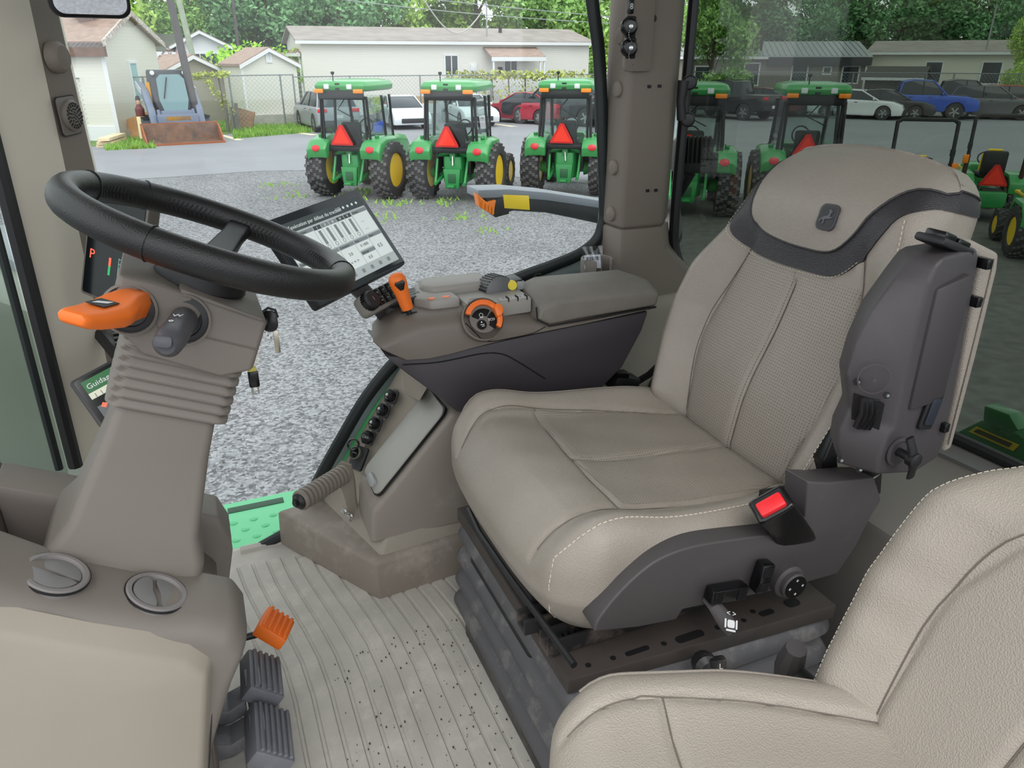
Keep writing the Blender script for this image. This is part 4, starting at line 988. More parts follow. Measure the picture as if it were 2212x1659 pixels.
cell(-.058, -.060, -.012, -.005, 'Heures', ((.014, .028, 'O', .012), (.006, .010, '852.2 h', .009)))
cell(-.010, -.060, .036, -.005, 'Commande', ((.014, .028, '3.0', .010), (.006, .010, '< + >', .011)))
cell(.038, -.030, .082, -.005, 'Prise', ((.010, .006, '0 1000', .009),)); cell(.038, -.060, .082, -.033, 'Relevage', ((.012, .006, '0.0', .010),)); cell(.084, -.060, .126, -.005, 'Pneus', ((.010, .02, '0.5', .012),))
text('manual_label', 'Manuel', .008, dmx @ M.Translation((X0 + .008, Y0 + .012, .0028)), INK, ds, .0001)
for k in range(7): B().rrect(.009, .009, .002, .0003, dmx @ M.Translation((X0 + .06 + k * .028, Y0 + .011, .0026))).o('tool_icon', SCM, ds)
# arm under the display
p0 = dmx @ V((.0, -DH / 2 + .02, -.03)); B().tube([p0, p0 + V((.05, .0, -.06)), V((.42, 1.50, .67))], [.02, .02, .024], 10).o('support_arm', DARKC, ds)
rebase(ds, V((.42, 1.50, .67)))
# keypad with rotary knob below the display
k0, k1 = at(790, 655, y=1.455), at(862, 618, y=1.53)
kd = (k1 - k0).normalized(); kn_ = dn; ku = kn_.cross(kd).normalized(); kmx = M((kd, ku, kn_)).transposed().to_4x4(); kmx.translation = (k0 + k1) / 2
kp = B().rrect(.145, .046, .012, .026, kmx @ M.Translation((.006, -.004, -.028))).o('display_keypad', mat('keypad_grey', (124, 120, 114), .5), ac, bev=.004, seg=2)
kk = B().lathe([(.019, -.004), (.020, .012), (.0165, .017), (.001, .0175)], kmx @ M.Translation((-.048, 0, 0)), 30).o('rotary_knob', BLACK, kp)
for k in range(22): B().box((.0195, 0, .004), (.003, .0022, .014), kmx @ M.Translation((-.048, 0, 0)) @ M.Rotation(2 * math.pi * k / 22, 4, 'Z')).o('knob_rib', BLACKG, kp)
text('knob_mark', 'I', .012, kmx @ M.Translation((-.050, -.004, .0178)), GREYP, kp, .0002)
for i in range(5):
    for j in range(2):
        kc = B().box((-.017 + i * .0205, -.0105 + j * .019, .001), (.0185, .017, .010), kmx).o('key', BLACKG, kp, bev=.002)
        B().box((-.017 + i * .0205, -.0105 + j * .019, .0063), (.006, .0014, .0004), kmx).o('key_mark', GREYP, kp)
B().loft([[kmx @ V((x_, y_, -.027)) for x_, y_ in ((-.03, -.02), (.05, -.02), (.05, .018), (-.03, .018))], [kmx @ V((x_ + .05, y_ - .035, -.07)) for x_, y_ in ((-.03, -.02), (.05, -.02), (.05, .018), (-.03, .018))], [V((x_, y_, .665)) for x_, y_ in ((.33, 1.47), (.38, 1.47), (.38, 1.53), (.33, 1.53))]]).o('bracket', DARKC, kp, bev=.004)
rebase(ac, (.64, 1.51, .45))

# ================================================================ LEFT-HAND DISPLAYS ON THE FRONT POST
def slab(nm, label, tl, tr, bl, t, mt_b, par_cat='display', frame_=.006):
    d = thing(nm, label, par_cat); ex = (tr - tl); w_ = ex.length; ex.normalize(); ey = (tl - bl); ey = ey - ex * ey.dot(ex); h_ = ey.length; ey.normalize(); en = ex.cross(ey)
    if en.y > 0: pass
    m = M((ex, ey, en)).transposed().to_4x4(); m.translation = tl + ex * w_ / 2 - ey * h_ / 2
    B().rrect(w_ + 2 * frame_, h_ + 2 * frame_, .008, t, m @ M.Translation((0, 0, -t))).o('casing', mt_b, d, bev=.002)
    B().rrect(w_, h_, .005, .0015, m).o('front_glass', mat('dark_screen', (16, 20, 22), .12), d)
    return d, m, w_, h_
CG = mat('casing_grey', (96, 90, 84), .5)
d1, m1, w1, h1 = slab('post_display', 'dark upright status display on the front post seen through the steering wheel', at(202, 398, y=1.60), at(318, 438, y=1.52), at(250, 655, y=1.55), .03, CG)
PR = mat('status_red', (225, 84, 60), .5, emit=.6); PG = mat('status_green', (40, 150, 90), .5, emit=.4); PT = mat('status_teal', (110, 150, 146), .5, emit=.3)
text('park_mark', 'P', .026, m1 @ M.Translation((-w1 / 2 + .008, -h1 / 2 + .070, .0018)), PR, d1, .0001)
text('clock_text', "11:27  Ce", .011, m1 @ M.Translation((-w1 / 2 + .006, h1 / 2 - .045, .0018)), PT, d1, .0001)
B().box((-.004, -h1 / 2 + .075, .0018), (.005, .016, .0003), m1).o('gauge_red', PR, d1); B().box((-.004, -h1 / 2 + .058, .0018), (.005, .018, .0003), m1).o('gauge_green', PG, d1)
for j in range(2):
    b = B().box((.016 + j * .02, -h1 / 2 + .068, .0018), (.0012, .04, .0003), m1)
    for k in range(5): b.box((.019 + j * .02, -h1 / 2 + .05 + k * .009, .0018), (.005, .0012, .0003), m1)
    b.o('gauge_scale', PT, d1)
B().tube([m1 @ V((w1 / 2 - .04, -h1 / 2 - .004, -.02)), m1 @ V((w1 / 2 - .05, -h1 / 2 - .05, -.05)), at(265, 730, y=1.70)], .012, 8).o('mount', DARKC, d1)
rebase(d1, m1 @ V((0, -h1 / 2, 0)))
d2, m2, w2, h2 = slab('guidance_display', 'dark guidance tablet with green header behind the steering column', at(158, 828, y=1.46), at(330, 737, y=1.50), at(214, 985, y=1.36), .02, BLACK)
GH = mat('guide_green', (22, 92, 44), .35, emit=.15); GG = mat('guide_grey', (86, 90, 92), .35, emit=.08)
B().box((0, h2 / 2 - .020, .0016), (w2 - .02, .026, .0003), m2).o('title_bar', GH, d2)
text('title_text', 'Guidage', .015, m2 @ M.Translation((-w2 / 2 + .014, h2 / 2 - .026, .002)), WHITE, d2, .0001)
B().box((0, h2 / 2 - .040, .0016), (w2 - .02, .013, .0003), m2).o('scale_bar', mat('scale_cream', (205, 205, 185), .4, emit=.1), d2)
for k in range(16): B().box((-w2 / 2 + .02 + k * .011, h2 / 2 - .042, .0019), (.001, .008, .0003), m2).o('scale_tick', INK, d2)
B().box((.0, -.028, .0015), (w2 - .02, h2 - .07, .0003), m2).o('map_field', GG, d2)
B().prism([(0, .006), (.006, 0), (0, -.006), (-.006, 0)], 'z', .0017, .002, m2 @ M.Translation((-w2 / 2 + .022, h2 / 2 - .066, 0))).o('warning_icon', PR, d2)
B().lathe([(.009, .0016), (.009, .002)], m2 @ M.Translation((-w2 / 2 + .024, h2 / 2 - .094, 0)), 18).o('target_icon', BLACK, d2)
B().tube([m2 @ V((0, -.02, -.02)), m2 @ V((.02, .02, -.07)), at(215, 720, y=1.70)], .014, 8).o('mount', BLACK, d2)
cc = B(); pc = at(285, 722, y=1.45)
for k in range(3): cc.tube([pc + V((-.03, 0, .006 - k * .009)), pc + V((.0, -.004, .008 - k * .009)), pc + V((.03, 0, .004 - k * .009))], .0045, 8)
cc.o('cable_plug', BLACK, d2)
rebase(d2, m2 @ V((0, -h2 / 2, 0)))

# ================================================================ RIGHT SIDE CONSOLE (storage box, sockets, foot peg)
scn = thing('side_console', 'beige lower side console with lidded storage box and a row of sockets', 'console')
base = [(.07, 1.765), (.262, 1.435), (.50, 1.455), (.80, 1.46), (.80, 1.765)]
in_ = [(.19, 1.765), (.275, 1.455), (.50, 1.475), (.80, 1.48), (.80, 1.765)]
B().loft([[(x, y, .0) for x, y in base], [(x * .97 + .008, y + .008, .10) for x, y in base], [(x, y, .112) for x, y in in_]]).o('skirt', mat('scuffed_taupe', (128, 119, 109), .6, bump=('noise', 300, .15), dirt=((168, 160, 150), 10, .5, .6)), scn, bev=.006, seg=2)
tw_ = [(.455, 1.765, .50), (.49, 1.62, .50), (.60, 1.55, .50), (.80, 1.55, .50), (.80, 1.765, .50)]
md_ = [(.25, 1.765, .20), (.32, 1.50, .20), (.52, 1.495, .20), (.80, 1.50, .20), (.80, 1.765, .20)]
B().loft([[(x, y, .105) for x, y in in_], md_, tw_]).o('housing', BEIGE, scn, bev=.010, seg=3)
# storage box with lid and latch
bx_ = B().prism([(.262, .135), (.272, .225), (.285, .240), (.475, .445), (.58, .445), (.58, .135)], 'y', 1.475, 1.632).o('storage_box', mat('box_taupe', (142, 134, 125), .55, dirt=((170, 163, 154), 9, .55, .5)), scn, bev=.012, seg=3)
lm_ = frame(V((.380, 1.553, .3495)), V((-.733, 0, .68)), V((.68, 0, .733)))
B().rrect(.138, .268, .022, .006, lm_).o('lid_gap', BLACK, bx_)
lid2 = B().rrect(.134, .262, .022, .010, lm_).o('lid', mat('lid_grey', (158, 156, 149), .5, bump=('noise', 700, .1), dirt=((176, 174, 168), 14, .56, .5)), bx_, bev=.0025, seg=2)
B().box((.010, -.118, .014), (.048, .020, .012), lm_).o('latch', GREYP, lid2, bev=.004)
# upper bracket where the sockets' strip meets the armrest
B().loft([[at(u, v, y=y_) for u, v, y_ in ((868, 795, 1.62), (925, 835, 1.56), (905, 868, 1.56), (873, 850, 1.62))], [at(u, v, y=1.76) for u, v in ((872, 785), (930, 820), (915, 850), (880, 840))]]).o('upper_bracket', BEIGE, scn, bev=.004)
sn = V((-.66, -.45, .60)).normalized()
st = [at(u, v, y=1.70) for u, v in ((848, 838), (870, 862), (790, 1000), (762, 1010))]
B().loft([st, [p + V((.03, .03, -.02)) for p in st]]).o('socket_strip', BEIGE, scn, bev=.004)
for i, (u, v) in enumerate(((846, 857), (829, 887), (812, 916), (797, 946))):
    p = at(u, v, y=1.685); fm = frame(p, sn)
    big = 1.15 if i == 3 else 1
    B().rrect(.036, .036, .006, .004, fm @ M.Translation((0, 0, -.002))).o('socket_flange', BLACK, scn, bev=.001)
    pc = B().lathe([(.0145 * big, 0), (.0145 * big, .012), (.012 * big, .016), (.001, .0165)], fm, 20).o('socket_cap', BLACKG, scn)
    if i < 3:
        B().lathe([(.004, .016), (.004, .021), (.001, .0215)], fm, 10).o('cap_stud', CHROME, pc)
        cb = B()
        for k in range(7): cb.lathe([(.0001, -.002), (.002, 0), (.0001, .002)], M.Translation(p + sn * .018 + V((-.006 + .0025 * k, -.004, -.004 - .004 * k + .0006 * k * k))), 6)
        cb.o('chain', CHROME, pc)
    else: text('cap_text', 'CAN', .010, fm @ M.Translation((-.009, -.004, .0167)), GREYP, pc, .0003)
p = at(772, 985, y=1.685); fm = frame(p, sn)
ps = B().rrect(.045, .062, .006, .008, fm @ M.Translation((.006, -.004, -.004))).o('implement_socket', BLACK, scn, bev=.002)
B().lathe([(.018, .0), (.018, .012), (.014, .014), (.013, .004), (.001, .004)], fm @ M.Translation((-.002, .006, 0)), 22).o('socket_throat', mat('throat', (70, 78, 66), .5), ps)
B().tube([fm @ V((-.016 + .018 * math.cos(R(a)), .024 + .014 * math.sin(R(a)), .012)) for a in range(0, 360, 24)], .0028, 6, cyc=True).o('open_cover', BLACKG, ps)
for k in range(3): B().cyl(fm @ V((-.007 + .005 * k, .006, .003)), fm @ V((-.007 + .005 * k, .006, .013)), .0013, n=6).o('pin', CHROME, ps)
rebase(scn, (.5, 1.6, 0))
fp = thing('foot_peg', 'ribbed taupe rubber foot peg on a bolted bracket above the step opening', 'foot peg')
pe, pb_ = at(648, 1082, y=1.50), at(745, 1022, y=1.60)
d = (pb_ - pe).normalized(); fm = frame(pe, d)
ln = (pb_ - pe).length; prof = [(.010, -.004), (.019, -.002)]
for k in range(12):
    z = k * ln / 12; prof += [(.0235, z + .0005), (.0245, z + ln / 40), (.0235, z + ln / 18), (.0175, z + ln / 16.5), (.0175, z + ln / 12.6)]
B().lathe(prof + [(.018, ln)], fm, 26).o('rubber_sleeve', mat('peg_rubber', (126, 118, 108), .6), fp, ang=50)
B().lathe([(.012, -.012), (.014, -.008), (.019, -.004), (.019, .0)], fm, 18).o('end_cap', BLACK, fp); B().lathe([(.007, -.018), (.007, -.010)], fm, 6).o('end_bolt', BLACK, fp)
bq = [at(u, v, y=1.615) for u, v in ((722, 1012), (735, 998), (756, 1005), (764, 1040), (768, 1085), (776, 1120), (768, 1132), (755, 1128), (745, 1080), (738, 1060))]
B().loft([bq, [p + V((.006, .006, 0)) for p in bq]]).o('bracket', mat('bracket_taupe', (138, 130, 118), .5), fp, bev=.0015)
for u, v in ((744, 1104), (757, 1114)): B().lathe([(.010, 0), (.010, .002), (.0065, .002), (.0065, .008), (.001, .0085)], frame(at(u, v, y=1.600), (-.75, -.65, .1)), 6).o('bolt', CHROME, fp)
rebase(fp, at(765, 1130, y=1.615))
# cup holder and bagged label on the sill
ch_ = thing('cup_holder', 'taupe open-sided cup holder on the sill in front of the rear right post', 'cup holder')
c = at(1289, 578, y=1.64); c.z -= .006
wl = arc(0, 0, .042, -60, 235, 26) + arc(0, 0, .035, 235, -60, 26)
B().prism(wl, 'z', -.04, .032, M.Translation(c) @ M.Rotation(R(5), 4, 'Z')).o('cup', TAUPE, ch_, bev=.003, seg=2)
B().lathe([(.036, -.04), (.036, -.034), (.001, -.034)], M.Translation(c), 24).o('cup_floor', BLACK, ch_)
B().prism([(-.10, -.02), (.06, -.02), (.06, .12), (-.10, .12)], 'z', -.10, -.04, M.Translation(c)).o('sill_block', TAUPE, ch_, bev=.01)
B().lathe([(.018, -.04), (.018, -.03), (.012, -.028), (.001, -.028)], M.Translation(c + V((-.075, .0, .008))), 18).o('screw_boss', BLACK, ch_)
rebase(ch_, c + V((0, 0, -.10)))
bgo = thing('label_bag', 'clear plastic bag with white barcode label standing in the cup holder', 'bag')
lo, hi = at(1280, 592, y=1.625), at(1281, 528, y=1.625)
bagm = frame((lo + hi) / 2, (-.25, -.92, .2), hi - lo)
B().grid(lambda u, v: bagm @ V(((u - .5) * (.044 + .012 * v), (v - .5) * .066, .003 * math.sin(u * 9 + v * 4))), 10, 8).o('film', glass('plastic_film', (.88, .90, .93), .10, .15), bgo)
B().box((0, -.006, -.003), (.042, .034, .0006), bagm).o('label_paper', mat('paper', (226, 228, 232), .6), bgo)
bb_ = B()
for k in range(16): bb_.box((-.016 + k * .0021, .002, -.0014), (.0005 + .0009 * ((k * 7) % 3) / 2, .010, .0004), bagm)
bb_.o('barcode', INK, bgo); text('label_text', '1 R1S R14', .0045, bagm @ M.Translation((-.010, -.008, -.0022)), INK, bgo, .0002)
rebase(bgo, lo)
# lap-belt retractor block beside the far side of the seat
bl = thing('belt_anchor', 'black belt anchor block between the seat and the right console', 'belt anchor')
c = at(1345, 825, y=1.47)
B().box((0, 0, 0), (.075, .05, .045), M.Translation(c) @ M.Rotation(R(18), 4, 'Y')).o('block', BLACK, bl, bev=.008, seg=2); B().box((-.02, -.01, .026), (.04, .03, .016), M.Translation(c) @ M.Rotation(R(10), 4, 'Y')).o('clip', BLACKG, bl, bev=.004)
B().tube([c + V((.035, 0, -.01)), c + V((.07, -.01, .012)), c + V((.10, -.02, .045))], .006, 6, flat=2.4).o('webbing', BLACK, bl)
rebase(bl, c + V((0, 0, -.03)))
# rear-view mirror at the top of the front post
mr = thing('rear_view_mirror', 'black-framed rear-view mirror cut off by the top edge of the view', 'mirror')
c = at(192, -14, y=1.55); mm_ = frame(c, (.2, -1, -.12))
B().rrect(.124, .075, .02, .018, mm_ @ M.Translation((0, 0, -.02))).o('casing', BLACKG, mr, bev=.004, seg=2)
B().rrect(.110, .062, .016, .0015, mm_).o('mirror_glass', mat('mirror', (235, 238, 240), .02, metal=1), mr)
B().tube([c + V((0, .02, .02)), c + V((-.05, .08, .08))], .01, 8).o('stalk', BLACK, mr)
rebase(mr, c)
# ================================================================ OUTSIDE
def gp(u, dist, z=GZ):
    """ground point at bearing of photo column u, at the given distance"""
    a = YAW + math.atan((u - 1106) / (FPX / math.cos(PITCH))); return V((math.sin(a) * dist, math.cos(a) * dist, z))
def hz(h): return -(YAW + R(h))   # heading (degrees right of the camera's bearing) -> rotation about z
# ground -------------------------------------------------------------------
def gravel():
    m = bpy.data.materials.new('gravel'); m.use_nodes = True; t = m.node_tree; b = t.nodes['Principled BSDF']; lk = t.links.new
    co = t.nodes.new('ShaderNodeTexCoord').outputs['Object']
    v = t.nodes.new('ShaderNodeTexVoronoi'); v.inputs['Scale'].default_value = 38; lk(co, v.inputs['Vector'])
    n = t.nodes.new('ShaderNodeTexNoise'); n.inputs['Scale'].default_value = .5; n.inputs['Detail'].default_value = 5; lk(co, n.inputs['Vector'])
    sp = t.nodes.new('ShaderNodeSeparateColor'); lk(v.outputs['Color'], sp.inputs['Color'])
    r = t.nodes.new('ShaderNodeValToRGB'); r.color_ramp.elements[0].color = lin((88, 88, 91)) + (1,); r.color_ramp.elements[1].color = lin((170, 171, 174)) + (1,); lk(sp.outputs[0], r.inputs['Fac'])
    mx = t.nodes.new('ShaderNodeMix'); mx.data_type = 'RGBA'; mx.blend_type = 'MULTIPLY'; mx.inputs['Factor'].default_value = 1
    r2 = t.nodes.new('ShaderNodeValToRGB'); r2.color_ramp.elements[0].position = .35; r2.color_ramp.elements[1].position = .65; r2.color_ramp.elements[0].color = (.84, .84, .83, 1); r2.color_ramp.elements[1].color = (1, 1, 1, 1)
    lk(n.outputs['Fac'], r2.inputs['Fac']); lk(r.outputs['Color'], mx.inputs['A']); lk(r2.outputs['Color'], mx.inputs['B']); lk(mx.outputs['Result'], b.inputs['Base Color'])
    b.inputs['Roughness'].default_value = .9
    bp = t.nodes.new('ShaderNodeBump'); bp.inputs['Strength'].default_value = .8; bp.inputs['Distance'].default_value = .03; lk(v.outputs['Distance'], bp.inputs['Height']); lk(bp.outputs['Normal'], b.inputs['Normal'])
    return m
struct(B().prism([(-150, -60), (190, -60), (190, 150), (-150, 150)], 'z', GZ - .3, GZ).o('ground', gravel()))
ASPH = mat('asphalt', (138, 140, 144), .85, bump=('noise', 60, .2), var=(.35, .09))
nearp = [at(u, v, z=GZ) for u, v in ((-900, 470), (190, 394), (400, 381), (560, 370), (680, 368), (900, 372), (1150, 385), (1400, 410), (1700, 425), (2300, 425), (3400, 430))]
farp = [at(u, v, z=GZ) for u, v in ((3400, 222), (2212, 228), (1640, 238), (1290, 252), (900, 268), (640, 282), (480, 291), (300, 309), (190, 318), (-900, 360))]
struct(B().prism([(p.x, p.y) for p in nearp + farp], 'z', GZ + .001, GZ + .012).o('asphalt_lane', ASPH))
grp_ = [at(u, v, z=GZ) for u, v in ((190, 318), (300, 309), (480, 291), (640, 282), (700, 276))] + [gp(720, 46), gp(100, 44), gp(-200, 40)]
struct(B().prism([(p.x, p.y) for p in grp_], 'z', GZ + .001, GZ + .02).o('lawn', mat('lawn_soil', (96, 128, 58), .9, var=(3, .25))))
GR = mat('grass_blade', (134, 176, 70), .7, var=(2, .25))
gb = B()
for i in range(9000):
    t = random.random(); u = 186 + (700 - 186) * t; d0 = 30.6 if u < 300 else 36.3 if u < 480 else 33 + (u - 480) / 220 * 2.5; p = gp(u, d0 + random.random() ** 1.5 * 6); h = random.uniform(.08, .24); a = random.random() * 3.14; dx_, dy_ = .035 * math.cos(a), .035 * math.sin(a)
    gb.raw([p + V((-dx_, -dy_, 0)), p + V((dx_, dy_, 0)), p + V((random.uniform(-.08, .08), random.uniform(-.08, .08), h))], [(0, 1, 2)])
tag(stuff(gb.o('grass', GR)), 'bright green rough grass strip along the wire fence', 'grass')
wb = B()
for cx_, cy_, n in ((150 * 0 + 420, 465, 30), (960, 436, 40), (760, 432, 60), (790, 415, 70), (860, 440, 40), (640, 425, 30), (1000, 470, 24), (600, 400, 20), (830, 470, 20), (680, 500, 14), (1060, 500, 14)):
    c = at(cx_, cy_, z=GZ)
    for i in range(n):
        p = c + V((random.gauss(0, .22), random.gauss(0, .22), 0)); a = random.random() * 6.28; h = random.uniform(.03, .12); q = V((math.cos(a), math.sin(a), 0)) * .03
        wb.raw([p - q, p + q, p + q * 3 * random.random() + V((0, 0, h))], [(0, 1, 2)])
tag(stuff(wb.o('weeds', mat('weed', (150, 190, 90), .8))), 'small weeds sprouting from the grey gravel', 'weeds')
dkp = [at(u, v, z=GZ) for u, v in ((1400, 470), (1450, 425), (1700, 428), (2300, 428), (3400, 432), (3400, 1600), (1400, 1600), (1380, 800))]
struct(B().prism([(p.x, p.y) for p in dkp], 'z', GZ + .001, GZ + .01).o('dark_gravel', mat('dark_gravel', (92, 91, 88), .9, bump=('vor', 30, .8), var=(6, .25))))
LINE = mat('line_paint', (226, 214, 180), .7)
for i, (a, b_, c, d, lb) in enumerate((((466, 290), (478, 290), (526, 302), (510, 303), 'cream painted parking line beside the loader bucket'), ((598, 282), (612, 282), (690, 291), (672, 292), 'cream painted parking line behind the silver car'), ((1062, 268), (1075, 268), (1118, 273), (1102, 273.5), 'cream painted parking line below the red sedan'))):
    p4 = [at(u, v, z=GZ + .013) for u, v in (a, b_, c, d)]; tag(B().prism([(p.x, p.y) for p in p4], 'z', GZ + .0125, GZ + .016).o('parking_line', LINE), lb, 'line', 'parking lines')

# ---------------------------------------------------------------- green tractors with cabs
JG = mat('tractor_green', (56, 148, 76), .35, coat=.4); JGD = mat('casting_green', (44, 140, 72), .4, coat=.2); JY = mat('tractor_yellow', (246, 206, 32), .4, coat=.3)
TYRE = mat('tyre', (52, 51, 52), .8, var=(9, .15)); LUG = mat('tyre_lug', (92, 90, 90), .8, var=(9, .2)); BLK = mat('frame_black', (26, 27, 29), .5)
SMV = mat('signal_orange_red', (244, 50, 22), .5); SMVR = mat('signal_red_edge', (205, 30, 22), .5); AMB = mat('amber_lens', (255, 140, 24), .3); REDL = mat('red_lens', (214, 40, 52), .3); LAMP = mat('lamp_clear', (214, 218, 220), .2)
CGL = glass('cab_glass', (.80, .88, .86), .10)
def wheel(par, x, y, r, w_, rimr, out, lugs=20, nm='wheel'):
    c = V((x, y, r)); sg = out
    m = M.Translation(c) @ M.Rotation(R(90), 4, 'Y')
    rw = w_ / 2
    ty = B().lathe([(rimr, -rw * .75), (rimr * 1.12, -rw * .96), (r * .86, -rw), (r * .955, -rw * .86), (r * .965, 0), (r * .955, rw * .86), (r * .86, rw), (rimr * 1.12, rw * .96), (rimr, rw * .75)], m, 30, cap=False).o(nm, TYRE, par, ang=40)
    lb = B()
    for k in range(lugs):
        for s_ in (-1, 1):
            a = 2 * math.pi * (k + (.5 if s_ > 0 else 0)) / lugs
            for seg in range(3):
                a2 = a + seg * .075; z0 = s_ * rw * (.05 + seg * .32); mm = m @ M.Rotation(a2, 4, 'Z')
                lb.box((r * (.975 if seg < 2 else .955), 0, z0 + s_ * rw * .13), (r * .045, r * .105, rw * .30), mm @ M.Translation((0, 0, 0)))
    stuff(lb.o('tyre_lugs', LUG, ty))
    rim_ = B().lathe([(rimr * 1.05, sg * rw * .80), (rimr * .98, sg * rw * .72), (rimr * .93, sg * rw * .35), (rimr * .5, sg * rw * .15), (rimr * .3, sg * rw * .28), (.001, sg * rw * .30)], m, 26).lathe([(rimr * 1.04, -sg * rw * .8), (rimr * .95, -sg * rw * .6), (rimr * .9, -sg * rw * .1), (rimr * .3, -sg * rw * .05), (.001, -sg * rw * .05)], m, 26).o('rim', JY, ty, ang=40)
    return ty
def tractor(label, nm='cab_tractor', cat='tractor', grp='green cab tractors in a row'):
    t = thing(nm, label, cat, grp)
    for s in (-1, 1):
        wheel(t, s * .80, 0, .64, .44, .36, s, 20); wheel(t, s * .66, 1.85, .42, .30, .24, s, 16)
        # rear fender pod
        pf_ = [(-.62, .92), (-.66, 1.12), (-.52, 1.30), (-.25, 1.38), (.35, 1.36), (.60, 1.05), (.60, .95), (.3, 1.22), (-.2, 1.24), (-.42, 1.10), (-.50, .94)]
        fd = B().loft([[(s * .42, y, z - .05 * (z > 1.2)) for y, z in pf_], [(s * .52, y, z + .01) for y, z in pf_], [(s * .82, y, z + .0) for y, z in pf_], [(s * .90, y, z - .05) for y, z in pf_]]).o('fender', JG, t, bev=.02)
        B().lathe([(.10, 0), (.095, .03), (.05, .045), (.001, .048)], frame((s * .66, -.63, 1.13), (0, -1, .25)) @ M.Diagonal((1.0, .72, 1, 1)), 20).o('tail_light', REDL, fd)
        B().lathe([(.05, 0), (.05, .04), (.02, .05)], M.Translation((s * .70, -.30, 1.37)), 12).o('fender_cap', JGD, fd)
        # cab posts
        for nm_, a, b_ in (('rear_post', (s * .60, -.42, 1.18), (s * .55, -.40, 2.22)), ('front_post', (s * .50, 1.02, 1.0), (s * .52, .85, 2.22)), ('mid_post', (s * .66, .30, 1.0), (s * .58, .30, 2.22))):
            B().tube([a, b_], [.034, .034], 6).o(nm_, BLK, t)
        B().raw([(s * .60, -.38, 1.22), (s * .66, .30, 1.15), (s * .585, .30, 2.2), (s * .555, -.38, 2.2)], [(0, 1, 2, 3)]).o('quarter_glass', CGL, t)
        B().raw([(s * .66, .30, .75), (s * .52, 1.0, .80), (s * .525, .85, 2.2), (s * .585, .30, 2.2)], [(0, 1, 2, 3)]).o('door_glass', CGL, t)
        B().lathe([(.045, 0), (.045, .012), (.035, .02)], frame((s * .68, .18, 1.35), (s, 0, 0)), 12).o('door_handle', BLK, t)
        B().box((s * .47, -.60, 2.33), (.22, .06, .085)).o('amber_light', AMB, t, bev=.02); B().rrect(.12, .10, .02, .04, frame((s * .27, -.585, 2.42), (0, -1, 0))).o('work_light', LAMP, t, bev=.01)
    roof = B().loft([[(x * k, y0_ + (y1_ - y0_) * v, z) for x, v in ((-1, .10), (-.92, .0), (-.5, -.03), (.5, -.03), (.92, 0), (1, .10), (1, .92), (.85, 1), (-.85, 1), (-1, .92))] for k, y0_, y1_, z in ((.57, -.46, .86, 2.32), (.63, -.54, .93, 2.35), (.64, -.56, .95, 2.44), (.59, -.50, .90, 2.52), (.40, -.30, .70, 2.56))]).o('roof', JG, t, bev=.015, ang=50)
    B().box((0, -.50, 2.25), (1.08, .10, .19)).o('roof_band', BLK, t, bev=.02); B().box((-.02, -.57, 2.42), (.10, .05, .14)).o('roof_notch', BLK, roof)
    B().tube([(-.18, -.45, 2.5), (-.18, -.45, 2.68)], .012, 6).lathe([(.03, 2.66), (.045, 2.70), (.03, 2.72)], M.Translation((-.18, -.45, 0)), 8).o('antenna', BLK, t)
    # rear window frame and glass
    B().raw([(-.56, -.43, 1.20), (.56, -.43, 1.20), (.53, -.42, 2.2), (-.53, -.42, 2.2)], [(0, 1, 2, 3)]).o('rear_glass', CGL, t)
    fr_ = B()
    for a, b_ in (((-.58, -.44, 1.18), (.58, -.44, 1.18)), ((-.54, -.43, 2.20), (.54, -.43, 2.20)), ((-.52, -.44, 1.22), (-.50, -.43, 2.18)), ((.52, -.44, 1.22), (.50, -.43, 2.18))): fr_.tube([a, b_], .028, 6)
    fr_.o('rear_frame', BLK, t)
    B().tube([(.05, -.47, 2.15), (-.12, -.47, 1.95), (.25, -.47, 1.78)], .012, 5).o('wiper', BLK, t)
    B().raw([(-.50, .98, .95), (.50, .98, .95), (.50, .84, 2.2), (-.50, .84, 2.2)], [(0, 1, 2, 3)]).o('front_glass', CGL, t)
    B().box((0, .50, .88), (1.0, 1.0, .36)).o('cab_floor', BLK, t, bev=.03)
    B().box((.0, .1, 1.18), (.5, .48, .16)).box((0, -.12, 1.42), (.48, .12, .5)).o('seat', BLK, t, bev=.05)
    B().tube([(.17 * math.cos(a), .62 + .05 * math.sin(a), 1.52 + .17 * math.sin(a)) for a in [2 * math.pi * k / 20 for k in range(20)]], .016, 6, cyc=True).tube([(0, .62, 1.52), (0, .85, 1.2)], .03, 6).o('steering_wheel', BLK, t)
    # slow-moving-vehicle triangle
    sm = B().prism([(-.30, 1.20), (.30, 1.20), (.30, 1.25), (.05, 1.63), (-.05, 1.63), (-.30, 1.25)], 'y', -.52, -.50, M.Translation((-.06, 0, 0)) @ M.Diagonal((.86, 1, 1, 1))).o('warning_triangle', SMVR, t)
    B().prism([(-.24, 1.235), (.24, 1.235), (0, 1.60)], 'y', -.53, -.521, M.Translation((-.06, 0, 0)) @ M.Diagonal((.86, 1, 1, 1))).o('triangle_face', SMV, sm)
    # hood, front axle
    B().loft([[(x, y, z) for x, z in ((-w_, .70), (-w_, h - .12), (-w_ * .75, h), (w_ * .75, h), (w_, h - .12), (w_, .70))] for y, w_, h in ((.95, .34, 1.32), (1.6, .33, 1.30), (2.3, .30, 1.20), (2.5, .26, 1.08))]).o('hood', JG, t, bev=.03)
    B().box((0, 1.85, .45), (1.1, .16, .16)).box((0, 1.9, .62), (.4, 1.0, .25)).o('front_axle', JGD, t, bev=.02)
